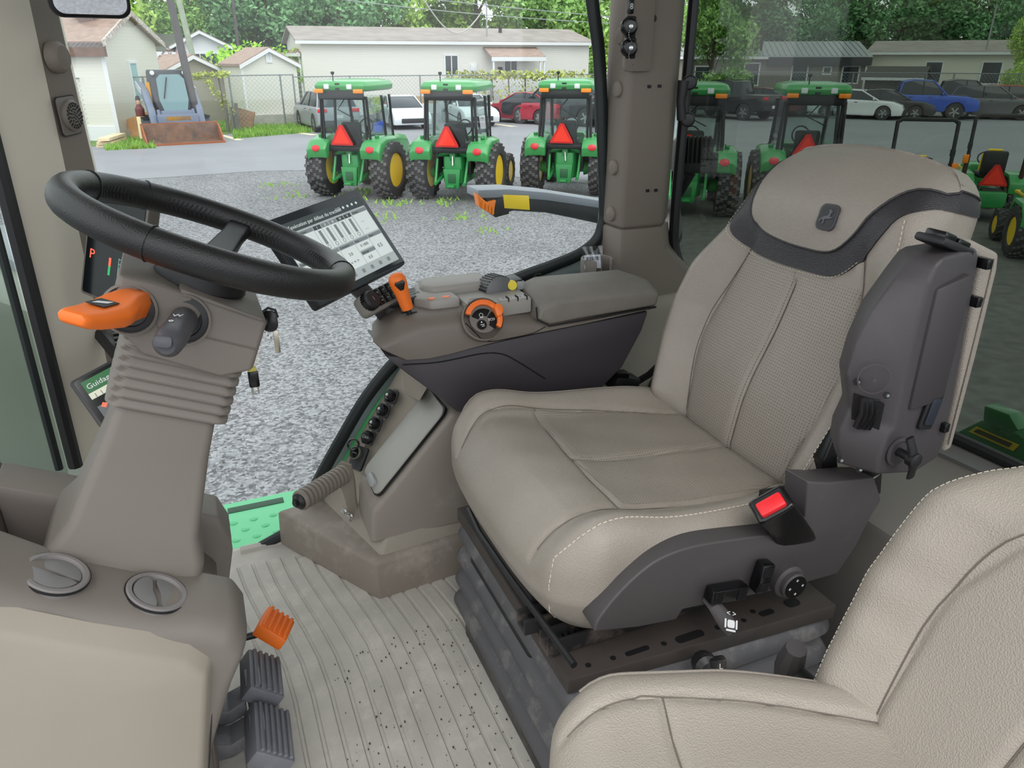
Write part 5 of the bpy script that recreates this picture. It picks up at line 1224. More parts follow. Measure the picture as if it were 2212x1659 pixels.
    # rear drivetrain and three-point hitch
    B().loft([[(x, y, z) for x, z in ((-w_, .40), (-w_, .98), (w_, .98), (w_, .40))] for y, w_ in ((.6, .26), (-.15, .28), (-.35, .20))]).o('gear_case', JGD, t, bev=.03)
    B().cyl((-.78, 0, .60), (.78, 0, .60), .09, n=14).lathe([(.16, -.42), (.12, -.60)], M.Translation((0, 0, .6)) @ M.Rotation(R(90), 4, 'Y'), 14).lathe([(.16, .42), (.12, .60)], M.Translation((0, 0, .6)) @ M.Rotation(R(90), 4, 'Y'), 14).o('rear_axle', JGD, t)
    B().prism([(-.16, .30), (.16, .30), (.20, .72), (-.20, .72)], 'y', -.42, -.34).o('drawbar_plate', JGD, t, bev=.015); B().box((0, -.425, .52), (.18, .02, .2)).o('pto_guard', mat('pto_dark', (36, 90, 54), .5), t, bev=.02); B().box((0, -.46, .36), (.16, .16, .05)).o('drawbar', JGD, t, bev=.01)
    for s in (-1, 1):
        B().tube([(s * .30, -.05, .55), (s * .33, -.60, .42)], [.045, .035], 8).o('lower_link', JGD, t); B().tube([(s * .34, -.55, .44), (s * .36, -.30, .98)], .030, 8).o('lift_rod', JGD, t); B().tube([(s * .12, -.12, 1.02), (s * .36, -.32, 1.0)], [.05, .035], 8).o('lift_arm', JGD, t)
    B().tube([(0, -.34, 1.02), (.03, -.42, .80)], .02, 8).o('top_link', CHROME, t); B().box((0, -.25, .98), (.14, .22, .18)).o('hitch_tower', JGD, t, bev=.02)
    B().box((0, -.42, 1.12), (.86, .10, .10)).o('rear_crossbar', BLK, t, bev=.02)
    for s in (-1, 1): B().box((s * .38, -.2, .85), (.10, .3, .5)).o('frame_rail', BLK, t, bev=.02)
    return t
HT = 13
tr = tractor('green tractor with white-edged cab farthest left of the parked row, beside the silver car')
tr['label'] = 'green cab tractor at the left end of the parked row, beside the silver car'
tr.location = at(777, 424, z=GZ); tr.rotation_euler = (0, 0, hz(16))
for u, v, h, lab in ((990, 430, 14, 'green cab tractor in the middle of the three seen through the clear side window'), (1222, 417, 12, 'green cab tractor half hidden by the rear right post and marker-light bar'), (1478, 462, 12, 'green cab tractor just behind the window hinge in the tinted window'), (1716, 462, 10, 'green cab tractor above the driver seat in the tinted window')):
    q = dup(tr, at(u, v, z=GZ), hz(h)); q['label'] = lab

# ---------------------------------------------------------------- small open tractors with roll bars
def compact(label):
    t = thing('compact_tractor', label, 'tractor', 'open compact tractors')
    for s in (-1, 1):
        wheel(t, s * .48, 0, .42, .30, .22, s, 16); wheel(t, s * .44, 1.3, .28, .2, .15, s, 14)
        B().loft([[(s * x, y, z) for y, z in ((-.42, .55), (-.40, .75), (-.2, .9), (.25, .92), (.42, .7), (.35, .7), (.2, .84), (-.2, .82), (-.34, .7), (-.36, .55))] for x in (.30, .62)]).o('fender', JG, t, bev=.02)
        B().tube([(s * .50, -.25, .7), (s * .50, -.28, 1.25)], .045, 6).o('bar_foot', mat('bar_brown', (70, 40, 36), .5), t)
        B().tube([(s * .50, -.28, 1.22), (s * .50, -.20, 1.95)], .035, 6).o('roll_post', BLK, t); B().box((s * .50, -.24, 1.42), (.07, .10, .12)).o('hinge', BLK, t, bev=.01)
        B().box((s * .55, -.36, 1.18), (.10, .05, .16)).o('amber_light', AMB, t, bev=.01)
    B().loft([[(x, y, z) for x, z in ((-w_, .5), (-w_, h - .08), (-w_ * .7, h), (w_ * .7, h), (w_, h - .08), (w_, .5))] for y, w_, h in ((.65, .28, .98), (1.2, .27, .98), (1.75, .22, .84))]).o('hood', JG, t, bev=.03)
    B().box((.0, 1.2, .84), (.565, .7, .05)).o('hood_stripe', JY, t, bev=.01)
    B().box((0, .1, .45), (.5, 1.5, .3)).o('chassis', JGD, t, bev=.03); B().box((0, 1.3, .35), (.7, .12, .12)).o('front_axle', JGD, t)
    B().box((0, .05, .86), (.48, .46, .12)).box((0, -.18, 1.10), (.44, .10, .46)).o('seat', BLK, t, bev=.05); B().tube([(-.22, -.12, .95), (-.21, -.13, 1.25), (-.12, -.15, 1.34), (.1, -.15, 1.34)], .025, 6).o('seat_piping', JY, t)
    B().tube([(.16 * math.cos(a), .45 + .05 * math.sin(a), 1.12 + .12 * math.sin(a)) for a in [2 * math.pi * k / 18 for k in range(18)]], .014, 6, cyc=True).tube([(0, .45, 1.12), (0, .62, .85)], .03, 6).o('steering_wheel', BLK, t)
    sm = B().prism([(-.24, .70), (.24, .70), (.24, .74), (.04, 1.10), (-.04, 1.10), (-.24, .74)], 'y', -.47, -.45).o('warning_triangle', SMVR, t); B().prism([(-.19, .73), (.19, .73), (0, 1.07)], 'y', -.48, -.471).o('triangle_face', SMV, sm)
    for s in (-1, 1): B().tube([(s * .2, -.3, .4), (s * .26, -.75, .32)], .025, 6).tube([(s * .26, -.65, .34), (s * .22, -.35, .75)], .02, 6).o('hitch_link', BLK, t)
    B().box((0, -.42, .5), (.36, .12, .3)).o('rear_plate', BLK, t, bev=.02)
    return t
ct = compact('small green tractor with upright black roll bar and yellow-edged seat at the far right')
ct.location = at(2112, 470, z=GZ); ct.rotation_euler = (0, 0, hz(18))
bar = B().tube([(-.50, -.20, 1.93), (-.42, -.20, 1.98), (.42, -.20, 1.98), (.50, -.20, 1.93)], .035, 6).o('roll_bar_top', BLK, ct)
q = dup(ct, at(1950, 492, z=GZ), hz(14)); q['label'] = 'small green tractor whose roll bar shows just above the driver headrest'
q = dup(ct, at(2262, 560, z=GZ), hz(18)); q['label'] = 'small green tractor cut off by the right edge with a yellow wheel showing'

# ---------------------------------------------------------------- cars
CGLASS = mat('car_glass', (44, 54, 60), .08); DGREY = mat('car_trim', (40, 41, 44), .55); ALLOY = mat('alloy', (170, 172, 174), .3, metal=.6)
KIND = dict(
    suv=(4.5, 1.85, 1.05, 1.64, [(-2.2, .35), (-2.25, .75), (-2.2, 1.02), (-2.0, 1.06), (.95, 1.04), (1.7, 1.0), (2.1, .88), (2.22, .6), (2.18, .3)], [(-2.05, 1.03), (-1.75, 1.58), (-1.2, 1.64), (.15, 1.62), (1.05, 1.02)], .36, 1.35, -1.32),
    sedan=(4.75, 1.83, .98, 1.44, [(-2.3, .35), (-2.36, .7), (-2.33, .98), (-1.6, 1.02), (.95, .95), (1.8, .88), (2.25, .72), (2.35, .5), (2.3, .25)], [(-1.75, 1.0), (-1.0, 1.38), (-.4, 1.44), (.25, 1.41), (1.15, .94)], .34, 1.42, -1.35),
    coupe=(4.4, 1.72, .92, 1.36, [(-2.15, .35), (-2.2, .65), (-2.15, .92), (-1.6, .95), (.85, .9), (1.7, .80), (2.1, .66), (2.2, .48), (2.15, .22)], [(-1.6, .93), (-.8, 1.32), (-.3, 1.36), (.15, 1.34), (1.05, .88)], .31, 1.3, -1.25),
    pickup=(5.7, 2.0, 1.22, 1.92, [(-2.85, .6), (-2.88, .9), (-2.85, 1.25), (-.8, 1.25), (-.7, 1.2), (1.1, 1.2), (2.3, 1.14), (2.75, 1.0), (2.85, .65), (2.75, .45)], [(-1.0, 1.2), (-.85, 1.82), (-.3, 1.92), (.55, 1.88), (1.3, 1.18)], .41, 1.75, -1.75))
def car(label, kind, color, p, h, rough=.3):
    L_, W_, belt, top_, prof, gh, wr, yf, yr = KIND[kind]
    t = thing('pickup_truck' if kind == 'pickup' else 'car', label, 'truck' if kind == 'pickup' else 'car', 'parked vehicles'); pm = mat('paint_%d_%d_%d' % color, color, rough, coat=.6)
    hw = W_ / 2; z0 = .22 if kind != 'pickup' else .4
    bot = [(yr + wr * 1.15 * math.cos(R(a)), wr + wr * 1.15 * math.sin(R(a))) for a in range(-20, 201, 22)][::-1]
    botf = [(yf + wr * 1.15 * math.cos(R(a)), wr + wr * 1.15 * math.sin(R(a))) for a in range(-20, 201, 22)][::-1]
    pr = prof[::-1]; low = [q for q in bot if q[1] > z0]; lowf = [q for q in botf if q[1] > z0]
    pol = pr + [(low[0][0] - .02, z0)] + low + [(low[-1][0] + .02, z0), (lowf[0][0] - .02, z0)] + lowf + [(lowf[-1][0] + .02, z0)]
    B().loft([[(x, y, z) for y, z in pol] for x in (-hw, hw)]).o('body', pm, t, bev=.035, seg=2, ang=45)
    def gx(z): return hw - .07 - .17 * (z - belt) / (top_ - belt)
    lf = [(-gx(z), y, z) for y, z in gh]; rf = [(gx(z), y, z) for y, z in gh]
    B().loft([lf, rf]).o('windows', CGLASS, t, bev=.02)
    tp = [q for q in range(len(gh)) if gh[q][1] > top_ - .1]
    B().loft([[(s * (gx(gh[k][1]) + .012), gh[k][0], gh[k][1] + dz) for s, dz in ((-1, -.02), (-1, .015), (-.8, .03), (.8, .03), (1, .015), (1, -.02))] for k in tp]).o('roof', pm, t, bev=.01)
    for s in (-1, 1):
        for a, b_ in ((0, tp[0]), (len(gh) - 1, tp[-1])): B().tube([(s * (gx(gh[a][1]) + .005), gh[a][0], gh[a][1]), (s * (gx(gh[b_][1]) + .005), gh[b_][0], gh[b_][1])], .035, 6).o('pillar', pm, t)
        ym = (gh[0][0] + gh[-1][0]) / 2 - .05; B().tube([(s * (gx(belt) + .006), ym, belt), (s * (gx(top_) + .006), ym, top_ - .03)], .03, 6).o('pillar', DGREY, t)
        for y_ in (yr, yf):
            m = M.Translation((s * (hw - .11), y_, wr)) @ M.Rotation(R(90), 4, 'Y')
            ty = B().lathe([(wr * .62, -.1), (wr * .92, -.11), (wr, -.08), (wr, .08), (wr * .92, .11), (wr * .62, .1)], m, 26).o('wheel', TYRE, t)
            rb = B().lathe([(wr * .64, s * .10), (wr * .58, s * .085), (wr * .5, s * .05), (.001, s * .045)], m, 22)
            for k in range(5): rb.box((wr * .32, 0, s * .09), (wr * .55, wr * .16, .03), m @ M.Rotation(2 * math.pi * k / 5, 4, 'Z'))
            rb.o('rim', ALLOY, ty)
        yR, yF = prof[1][0], prof[-3][0]
        B().box((s * (hw - .22), yR + .02, belt - .12), (.40, .10, .14)).o('tail_light', REDL, t, bev=.02)
        B().box((s * (hw - .24), yF - .03, prof[-3][1] - .12), (.38, .16, .13)).o('headlight', LAMP, t, bev=.03)
        B().box((s * (hw + .06), gh[-1][0] - .25, belt + .06), (.16, .10, .12)).o('wing_mirror', pm, t, bev=.03)
        B().box((s * (hw + .004), ym + .4, belt - .12), (.02, .16, .03)).box((s * (hw + .004), ym - .5, belt - .12), (.02, .16, .03)).o('door_handle', DGREY, t)
    B().box((0, prof[0][0] + .02, .42 if kind != 'pickup' else .62), (W_ * .9, .12, .22)).o('rear_bumper', DGREY if kind in ('suv', 'pickup') else pm, t, bev=.03)
    B().box((0, prof[-2][0] - .03, .40 if kind != 'pickup' else .72), (W_ * .62, .10, .20)).o('grille', DGREY, t, bev=.03); B().box((0, prof[0][0] - .045, .68), (.34, .02, .14)).o('number_plate', WHITE, t)
    t.location = p; t.rotation_euler = (0, 0, hz(h)); return t
def gpx(u, v): return at(u, v, z=GZ)
car('silver grey crossover parked behind the leftmost tractor', 'suv', (150, 154, 160), gpx(706, 279), -28)
car('white coupe with its nose between the first two tractors', 'coupe', (226, 232, 236), gpx(868, 273), 158)
car('small white car mostly hidden behind the middle tractor', 'coupe', (214, 218, 220), gpx(1010, 268), 158)
car('dark red sedan parked between the middle and right-hand tractors', 'sedan', (166, 44, 62), gpx(1140, 265), -52)
car('black pickup truck behind the red sedan near the hedge', 'pickup', (36, 40, 46), gp(1215, 38.5), -60)
car('dark pickup beyond the edge of the clear side window', 'pickup', (58, 66, 72), gp(1300, 44), -40)
car('black pickup truck with red tail lamp beside the window hinge', 'pickup', (30, 31, 34), gp(1582, 44), -38)
car('grey crossover parked left of the white hatchback', 'suv', (150, 152, 156), gp(1805, 47), 118)
car('white hatchback between the grey crossover and the black sedan', 'sedan', (226, 228, 230), gp(1868, 46), 120)
car('black sedan between the white hatchback and the blue truck', 'sedan', (44, 45, 48), gp(1936, 47), 118)
car('bright blue pickup truck facing right', 'pickup', (34, 84, 190), gp(2000, 47.5), 112)
car('black pickup truck right of the blue truck', 'pickup', (40, 41, 44), gp(2092, 49), 112)
car('dark grey sedan behind the screen reflection near the right edge', 'suv', (96, 98, 102), gp(2165, 49), 114)
car('red and white crossover at the right edge of the tinted window', 'suv', (176, 60, 56), gp(2218, 50), 112)
car('dark red sedan behind the black pickup in the tinted window', 'sedan', (120, 36, 44), gp(1660, 47), -42)

# ---------------------------------------------------------------- houses
SIDE_W = mat('cream_siding', (232, 229, 222), .6, bump=('wave_z', 2.6, .9)); SIDE_G = mat('grey_siding', (140, 134, 124), .6, bump=('wave_z', 2.6, .9)); SIDE_T = mat('taupe_siding', (172, 164, 150), .6, bump=('wave_z', 2.6, .9)); SIDE_E = mat('eggshell_siding', (230, 228, 218), .6, bump=('wave_z', 2.6, .9))
SHING = mat('brown_shingle', (158, 136, 124), .85, bump=('vor', 6, .4), var=(4, .15)); SHING_G = mat('grey_shingle', (150, 142, 136), .85, bump=('vor', 6, .4), var=(1.2, .16)); TRIMW = mat('white_trim', (222, 224, 226), .5); METR = mat('metal_roof', (150, 154, 156), .4, metal=.3)
PANE = mat('window_pane', (58, 66, 70), .1)
def house(nm, label, A, Bp, depth, eave, ridge, gf, wm, rm, oh=.35, cat='house'):
    t = thing(nm, label, cat); ex = (Bp - A); w_ = ex.length; ex.normalize(); ey = V((-ex.y, ex.x, 0))
    if ey.dot(A) < 0: ey = -ey
    P = lambda a, d, z: A + ex * a + ey * d + V((0, 0, z))
    H, Rg = eave, ridge
    if gf:   # gable end towards the yard
        B().loft([[P(0, d, 0), P(w_, d, 0), P(w_, d, H), P(w_ / 2, d, Rg), P(0, d, H)] for d in (0, depth)]).o('walls', wm, t)
        k = (Rg - H) / (w_ / 2)
        for s in (0, 1):
            e = (-oh) if s == 0 else w_ + oh
            ro = B().loft([[P(e, d, H - k * oh), P(w_ / 2, d, Rg), P(w_ / 2, d, Rg + .10), P(e, d, H - k * oh + .10)] for d in (-oh, depth + oh)]).o('roof_slope', rm, t)
            B().loft([[P(e, d, H - k * oh - .12), P(w_ / 2, d, Rg - .12), P(w_ / 2, d, Rg + .04), P(e, d, H - k * oh + .04)] for d in (-oh - .04, -oh)]).o('barge_board', TRIMW, t)
    else:
        B().loft([[P(a, 0, 0), P(a, depth, 0), P(a, depth, H), P(a, depth / 2, Rg), P(a, 0, H)] for a in (0, w_)]).o('walls', wm, t)
        k = (Rg - H) / (depth / 2)
        for s in (0, 1):
            e = -oh if s == 0 else depth + oh
            B().loft([[P(a, e, H - k * oh), P(a, depth / 2, Rg), P(a, depth / 2, Rg + .1), P(a, e, H - k * oh + .1)] for a in (-oh, w_ + oh)]).o('roof_slope', rm, t)
        B().loft([[P(a, -oh - .05, H - k * oh - .10), P(a, -oh + .02, H - k * oh - .10), P(a, -oh + .02, H - k * oh + .06), P(a, -oh - .05, H - k * oh + .06)] for a in (-oh, w_ + oh)]).o('gutter', TRIMW, t)
    def win(a, z, ww, hh, side=None, mull=1, pm=PANE):
        f = B(); o_ = .05
        if side is None: Q = lambda x, y, d: P(a + x, -d, z + y)
        else: Q = lambda x, y, d: P(side + d * (1 if side > 0 else -1), a + x, z + y)
        def bar(x0, x1, y0, y1, d0, d1): f.loft([[Q(x0, y0, d), Q(x1, y0, d), Q(x1, y1, d), Q(x0, y1, d)] for d in (d0, d1)])
        for x0, x1, y0, y1 in ((-ww / 2 - .09, -ww / 2, -hh / 2 - .09, hh / 2 + .09), (ww / 2, ww / 2 + .09, -hh / 2 - .09, hh / 2 + .09), (-ww / 2, ww / 2, hh / 2, hh / 2 + .09), (-ww / 2, ww / 2, -hh / 2 - .09, -hh / 2)): bar(x0, x1, y0, y1, 0, o_)
        for k_ in range(mull): bar(-ww / 2 + ww * (k_ + 1) / (mull + 1) - .025, -ww / 2 + ww * (k_ + 1) / (mull + 1) + .025, -hh / 2, hh / 2, 0, o_)
        fo = f.o('window', TRIMW, t)
        for k_ in range(mull + 1):
            x0 = -ww / 2 + ww * k_ / (mull + 1); x1 = x0 + ww / (mull + 1); B().loft([[Q(x0, -hh / 2, d), Q(x1, -hh / 2, d), Q(x1, hh / 2, d), Q(x0, hh / 2, d)] for d in (.005, .015)]).o('pane', pm, fo)
    return t, P, win, w_
t, P_, win, w_ = house('mobile_home', 'long cream mobile home with grey shingle roof behind the tractors', gp(652, 45), gp(1272, 50), 7, 3.82, 4.55, False, SIDE_W, SHING_G, .3)
win(w_ * .487, 2.55, .72, 1.05); win(w_ * .70, 2.55, .75, .85)
pb0 = P_(w_ * .60, 0, 0); B().loft([[P_(a, d, z) for d, z in ((-1.5, 2.95), (.0, 3.45), (0, 3.55), (-1.5, 3.05))] for a in (w_ * .60, w_ * .795)]).o('porch_roof', SHING, t)
B().loft([[P_(a, d, z) for d, z in ((-1.55, 2.80), (-1.45, 2.80), (-1.45, 3.02), (-1.55, 3.02))] for a in (w_ * .60, w_ * .795)]).o('porch_beam', TRIMW, t)
for a in (.607, .775, .79): B().box(P_(w_ * a, -1.45, 1.4), (.09, .09, 2.8)).o('porch_post', TRIMW, t)
B().box(P_(w_ * .565, -.05, 2.45), (.40, .14, .40)).o('vent_hood', TRIMW, t, bev=.03); B().box(P_(w_ * .66, -.06, 2.3), (.25, .1, .35)).o('wall_lamp', DGREY, t)
B().tube([P_(w_ * .635, 1.0, 3.9), P_(w_ * .635, 1.0, 6.0)], .05, 8).o('service_mast', GREYP, t); B().lathe([(.12, 0), (.10, .3), (.16, .34), (.16, .4)], M.Translation(P_(w_ * .71, 2.2, 4.3)), 10).o('roof_vent', DGREY, t)
B().loft([[P_(a, -.02, z) for z in (.0, .55)] + [P_(a, -.06, .55), P_(a, -.06, 0)] for a in (0, w_)]).o('skirting', TRIMW, t)
B().loft([[P_(a, -.03, z) for z in (.55, .95)] + [P_(a, -.05, .95), P_(a, -.05, .55)] for a in (w_ * .22, w_ * .45)]).o('tan_board', mat('tan_board', (190, 160, 120), .7), t)
rebase(t, P_(w_ / 2, 3.5, 0))
t, P_, win, w_ = house('annexe', 'grey-green annexe at the left end of the long mobile home', gp(622, 46.5), gp(651, 45.5), 6, 3.2, 3.9, False, SIDE_G, SHING, .25); win(w_ * .3, 2.4, .4, .6, None, 0); B().tube([P_(w_ + .1, -.3, 3.2), P_(w_ - .1, -.05, 2.9), P_(w_ - .1, -.05, .1)], .06, 6).o('downpipe', TRIMW, t); rebase(t, P_(w_ / 2, 3, 0))
# cream house at the left with shingled mansard band and chimney vent
cA, cB = gp(-110, 37), gp(222, 34)
t, P_, win, w_ = house('cream_house', 'cream-sided house with brown shingle roof and metal chimney at the far left', cA, cB, 4.6, 3.55, 4.55, False, SIDE_E, SHING, .25)
B().loft([[P_(a, d, z) for d, z in ((-.30, 3.02), (-.12, 3.02), (-.12, 3.55), (-.30, 3.50))] for a in (-.2, w_ + .25)]).o('shingle_band', mat('dark_shingle', (116, 92, 82), .85, bump=('vor', 8, .4), var=(5, .15)), t)
win(2.2, 2.1, .55, 1.35, w_, 0, mat('pale_pane', (150, 190, 190), .2)); B().box(P_(w_ + .01, -.01, 1.6), (.14, .14, 3.0)).o('corner_trim', TRIMW, t)
for s_ in (0, 1): B().loft([[P_(w_ + d, 2.3, 4.5), P_(w_ + d, -.3 if s_ == 0 else 4.9, 3.37), P_(w_ + d, -.3 if s_ == 0 else 4.9, 3.58), P_(w_ + d, 2.3, 4.72)] for d in (.22, .30)]).o('barge_board', mat('peeled_board', (178, 166, 156), .8, dirt=((236, 234, 228), 9, .48, 1)), t)
cv = P_(w_ * .80, 1.6, 3.95)
b = B().box(cv + V((0, 0, .3)), (.55, .5, .8))
for k in range(4): b.lathe([(.52 - .05 * k, .72 + .16 * k), (.34, .84 + .16 * k)], M.Translation(cv), 12)
b.o('chimney_vent', mat('vent_brown', (136, 120, 116), .6), t)
B().loft([[P_(a, d, z) for d, z in ((-.05, .0), (0, .0), (0, .55), (-.05, .55))] for a in (0, w_ + .05)]).o('skirting', TRIMW, t); rebase(t, P_(w_ / 2, 2.6, 0))
t, P_, win, w_ = house('white_house', 'white house with low gable and tall dark windows far behind the loader', gp(384, 56), gp(492, 56), 8, 3.75, 4.5, True, TRIMW, SHING_G, .4)
win(w_ * .55, 2.4, 1.9, 1.6, None, 2); B().loft([[P_(a, d, z) for d, z in ((-.1, 0), (0, 0), (0, 3.0), (-.1, 3.0))] for a in (-2.6, 0)]).o('porch_wall', TRIMW, t); B().loft([[P_(a, d, z) for d, z in ((-.5, 3.0), (2, 3.1), (2, 3.3), (-.5, 3.3))] for a in (-2.9, 0)]).o('porch_roof', TRIMW, t); rebase(t, P_(w_ / 2, 4, 0))
t, P_, win, w_ = house('grey_roof_house', 'dark-roofed house end showing between the cream house and the white house', gp(300, 58), gp(384, 58), 8, 3.4, 4.4, False, SIDE_G, mat('moss_shingle', (96, 100, 88), .9, var=(3, .15)), .5); rebase(t, P_(w_ / 2, 4, 0))
t, P_, win, w_ = house('brown_shed', 'taupe-sided garden shed with brown roof behind the track loader', gp(338, 41), gp(484, 42), 4, 2.3, 3.05, True, SIDE_T, SHING, .25, 'shed'); rebase(t, P_(w_ / 2, 2, 0))
t, P_, win, w_ = house('cream_shed', 'narrow cream garden shed with brown gable roof left of the silver car', gp(519, 39), gp(638, 40), 2.6, 2.7, 3.35, True, SIDE_E, SHING, .15, 'shed'); win(w_ / 2, 3.0, .12, .28, None, 0, TRIMW); B().box(P_(w_ * .5, -.12, .25), (2.2, .5, .5)).o('concrete_block', mat('concrete', (176, 172, 164), .9, var=(3, .15)), t); B().box(P_(0, -.02, 1.3), (.1, .1, 2.7)).o('corner_trim', TRIMW, t); rebase(t, P_(w_ / 2, 1.3, 0))
# homes seen through the tinted window
t, P_, win, w_ = house('mobile_home', 'taupe mobile home with ribbed metal roof in the tinted window', gp(1470, 56), gp(1872, 57.5), 8, 3.05, 3.92, False, SIDE_G, METR, .3)
B().loft([[P_(a, d, z) for d, z in ((-.36, 2.5), (-.02, 2.5), (-.02, 3.02), (-.36, 3.02))] for a in (w_ * .48, w_ + .3)]).o('fascia_band', mat('black_fascia', (52, 54, 58), .7), t)
rb = t
for k in range(34): a = w_ * k / 33; kk = (3.92 - 3.05) / 4; B().loft([[P_(a + q, -.3, 3.05 - kk * .3 + .1 + dz) for q, dz in ((-.03, 0), (-.03, .05), (.03, .05), (.03, 0))], [P_(a + q, 4, 4.02 + dz) for q, dz in ((-.03, 0), (-.03, .05), (.03, .05), (.03, 0))]]).o('roof_rib', METR, t)
for a, ww, hh in ((.13, .9, .9), (.40, .9, 1.3), (.66, .9, 1.2), (.805, .4, .35), (.93, .95, .95)): win(w_ * a, 1.95 if hh > .5 else 2.2, ww, hh, None, 0)
B().box(P_(w_ * .27, -.04, 1.3), (1.0, .1, 2.2)).o('door', TRIMW, t); B().tube([P_(w_ + .05, -.2, 3.2), P_(w_ + .05, -.2, .2)], .07, 6).o('downpipe', TRIMW, t); B().box(P_(w_ * .42, .6, 4.0), (.5, .5, 1.2)).o('flue', DGREY, t); rebase(t, P_(w_ / 2, 3.5, 0))
t, P_, win, w_ = house('mobile_home', 'white mobile home with weathered roof behind the blue truck', gp(1880, 59), gp(2420, 59), 8, 3.3, 3.95, False, mat('white_siding', (224, 222, 206), .6, bump=('wave_z', 2.6, .9)), SHING_G, .3)
win(w_ * .29, 2.1, .9, 1.2, None, 0); win(w_ * .53, 2.1, 1.0, 1.2, None, 0); win(w_ * .8, 2.1, 1.0, 1.3); B().tube([P_(w_ * .49, .5, 3.5), P_(w_ * .49, .5, 6.0)], .05, 8).o('service_mast', GREYP, t); rebase(t, P_(w_ / 2, 3.5, 0))
t, P_, win, w_ = house('lean_to', 'small dark lean-to between the taupe and white mobile homes', gp(1878, 53.5), gp(1998, 53), 3, 1.9, 2.4, False, mat('dark_boards', (70, 66, 62), .8), mat('dark_roof', (66, 64, 62), .8), .2, 'shed'); rebase(t, P_(w_ / 2, 1.5, 0))

# ---------------------------------------------------------------- poles, wires, fence
def pole(u, dist, lean, r, mt, lab, du):
    p = gp(u, dist); tag(B().tube([p, p + V((lean, 0, 9))], [r, r * .8], 12).o('utility_pole', mt), lab, 'pole')
pole(408, 33, -.6, .15, mat('dark_pole', (88, 84, 84), .8, var=(4, .15)), 'dark grey utility pole leaning behind the track loader', 0)
pole(428, 48, -.8, .17, mat('green_pole', (158, 168, 150), .8, var=(4, .12)), 'pale green-grey utility pole right of the dark pole', 0)
pole(515, 60, .2, .12, mat('dark_pole', (0, 0, 0)), 'slim dark pole in front of the far trees', 0)
WIRE = mat('wire', (150, 156, 156), .6)
for k, (u0, z0, u1, z1, d, sag) in enumerate(((430, 5.2, 1400, 3.2, 44, .2), (430, 4.7, 1400, 2.9, 44, .3), (640, 5.4, 1300, 4.3, 46, .1))):
    A_, B_ = gp(u0, d, z0), gp(u1, d + 5, z1); tag(B().tube([A_ + (B_ - A_) * i / 12 - V((0, 0, sag * math.sin(math.pi * i / 12))) for i in range(13)], .022, 4).o('overhead_wire', WIRE), ('highest', 'lowest', 'middle')[k] + ' overhead wire crossing in front of the trees', 'wire', 'overhead wires')
A_, B_ = gp(921, 45, 1.2 + 110 / 1749 * 45), gp(1048, 47, 1.2 + 95 / 1749 * 47)
tag(B().tube([A_ + (B_ - A_) * i / 14 - V((0, 0, 1.45 * math.sin(math.pi * i / 14))) for i in range(15)], .035, 5).o('service_cable', mat('cable_pale', (190, 186, 180), .6)), 'sagging service cable above the mobile home roof', 'cable')
FW = mat('galvanised', (128, 136, 136), .5, metal=.2)
def mesh_wire():
    m = bpy.data.materials.new('chain_link'); m.use_nodes = True; t = m.node_tree; lk = t.links.new; b = t.nodes['Principled BSDF']; b.inputs['Base Color'].default_value = lin((150, 157, 156)) + (1,)
    co = t.nodes.new('ShaderNodeTexCoord').outputs['UV']; mt = []
    for a in (45, -45):
        mp = t.nodes.new('ShaderNodeMapping'); mp.inputs['Rotation'].default_value = (0, 0, R(a)); w_ = t.nodes.new('ShaderNodeTexWave'); w_.wave_profile = 'TRI'; w_.inputs['Scale'].default_value = 2.2
        lk(co, mp.inputs['Vector']); lk(mp.outputs[0], w_.inputs['Vector']); g = t.nodes.new('ShaderNodeMath'); g.operation = 'GREATER_THAN'; g.inputs[1].default_value = .93; lk(w_.outputs['Fac'], g.inputs[0]); mt.append(g)
    mx = t.nodes.new('ShaderNodeMath'); mx.operation = 'MAXIMUM'; lk(mt[0].outputs[0], mx.inputs[0]); lk(mt[1].outputs[0], mx.inputs[1]); lk(mx.outputs[0], b.inputs['Alpha'])
    return m
CHAIN = mesh_wire()
def fence(label, cols, hgt, every=2):
    t = thing('wire_fence', label, 'fence'); pts = [gp(u, d) for u, d in cols]
    for p in pts: B().tube([p, p + V((0, 0, hgt))], .04, 8).o('post', FW, t)
    for a, b_ in zip(pts, pts[1:]):
        B().tube([a + V((0, 0, hgt - .03)), b_ + V((0, 0, hgt - .03))], .025, 6).o('top_rail', FW, t)
        o = B().raw([a, b_, b_ + V((0, 0, hgt)), a + V((0, 0, hgt))], [(0, 1, 2, 3)]).o('wire_mesh', CHAIN, t)
        l = o.data.uv_layers.new(name='wire'); L2 = (b_ - a).length
        for lp, uv in zip(o.data.polygons[0].loop_indices, ((0, 0), (L2, 0), (L2, hgt), (0, hgt))): l.data[lp].uv = uv
    rebase(t, pts[0])
fence('chain-link fence in front of the sheds and the cream house', ((60, 33), (190, 35), (300, 36), (395, 36.5), (488, 37), (600, 38), (628, 38.3)), 2.3)
fence('chain-link fence in front of the long cream mobile home', ((628, 38.4), (752, 39.5), (905, 40.5), (1060, 41.5), (1135, 42), (1290, 43)), 2.2)
fence('chain-link fence in front of the homes in the tinted window', ((1480, 52), (1600, 52), (1755, 52), (1850, 52), (2010, 52), (2070, 52), (2212, 52), (2330, 52)), 2.2)

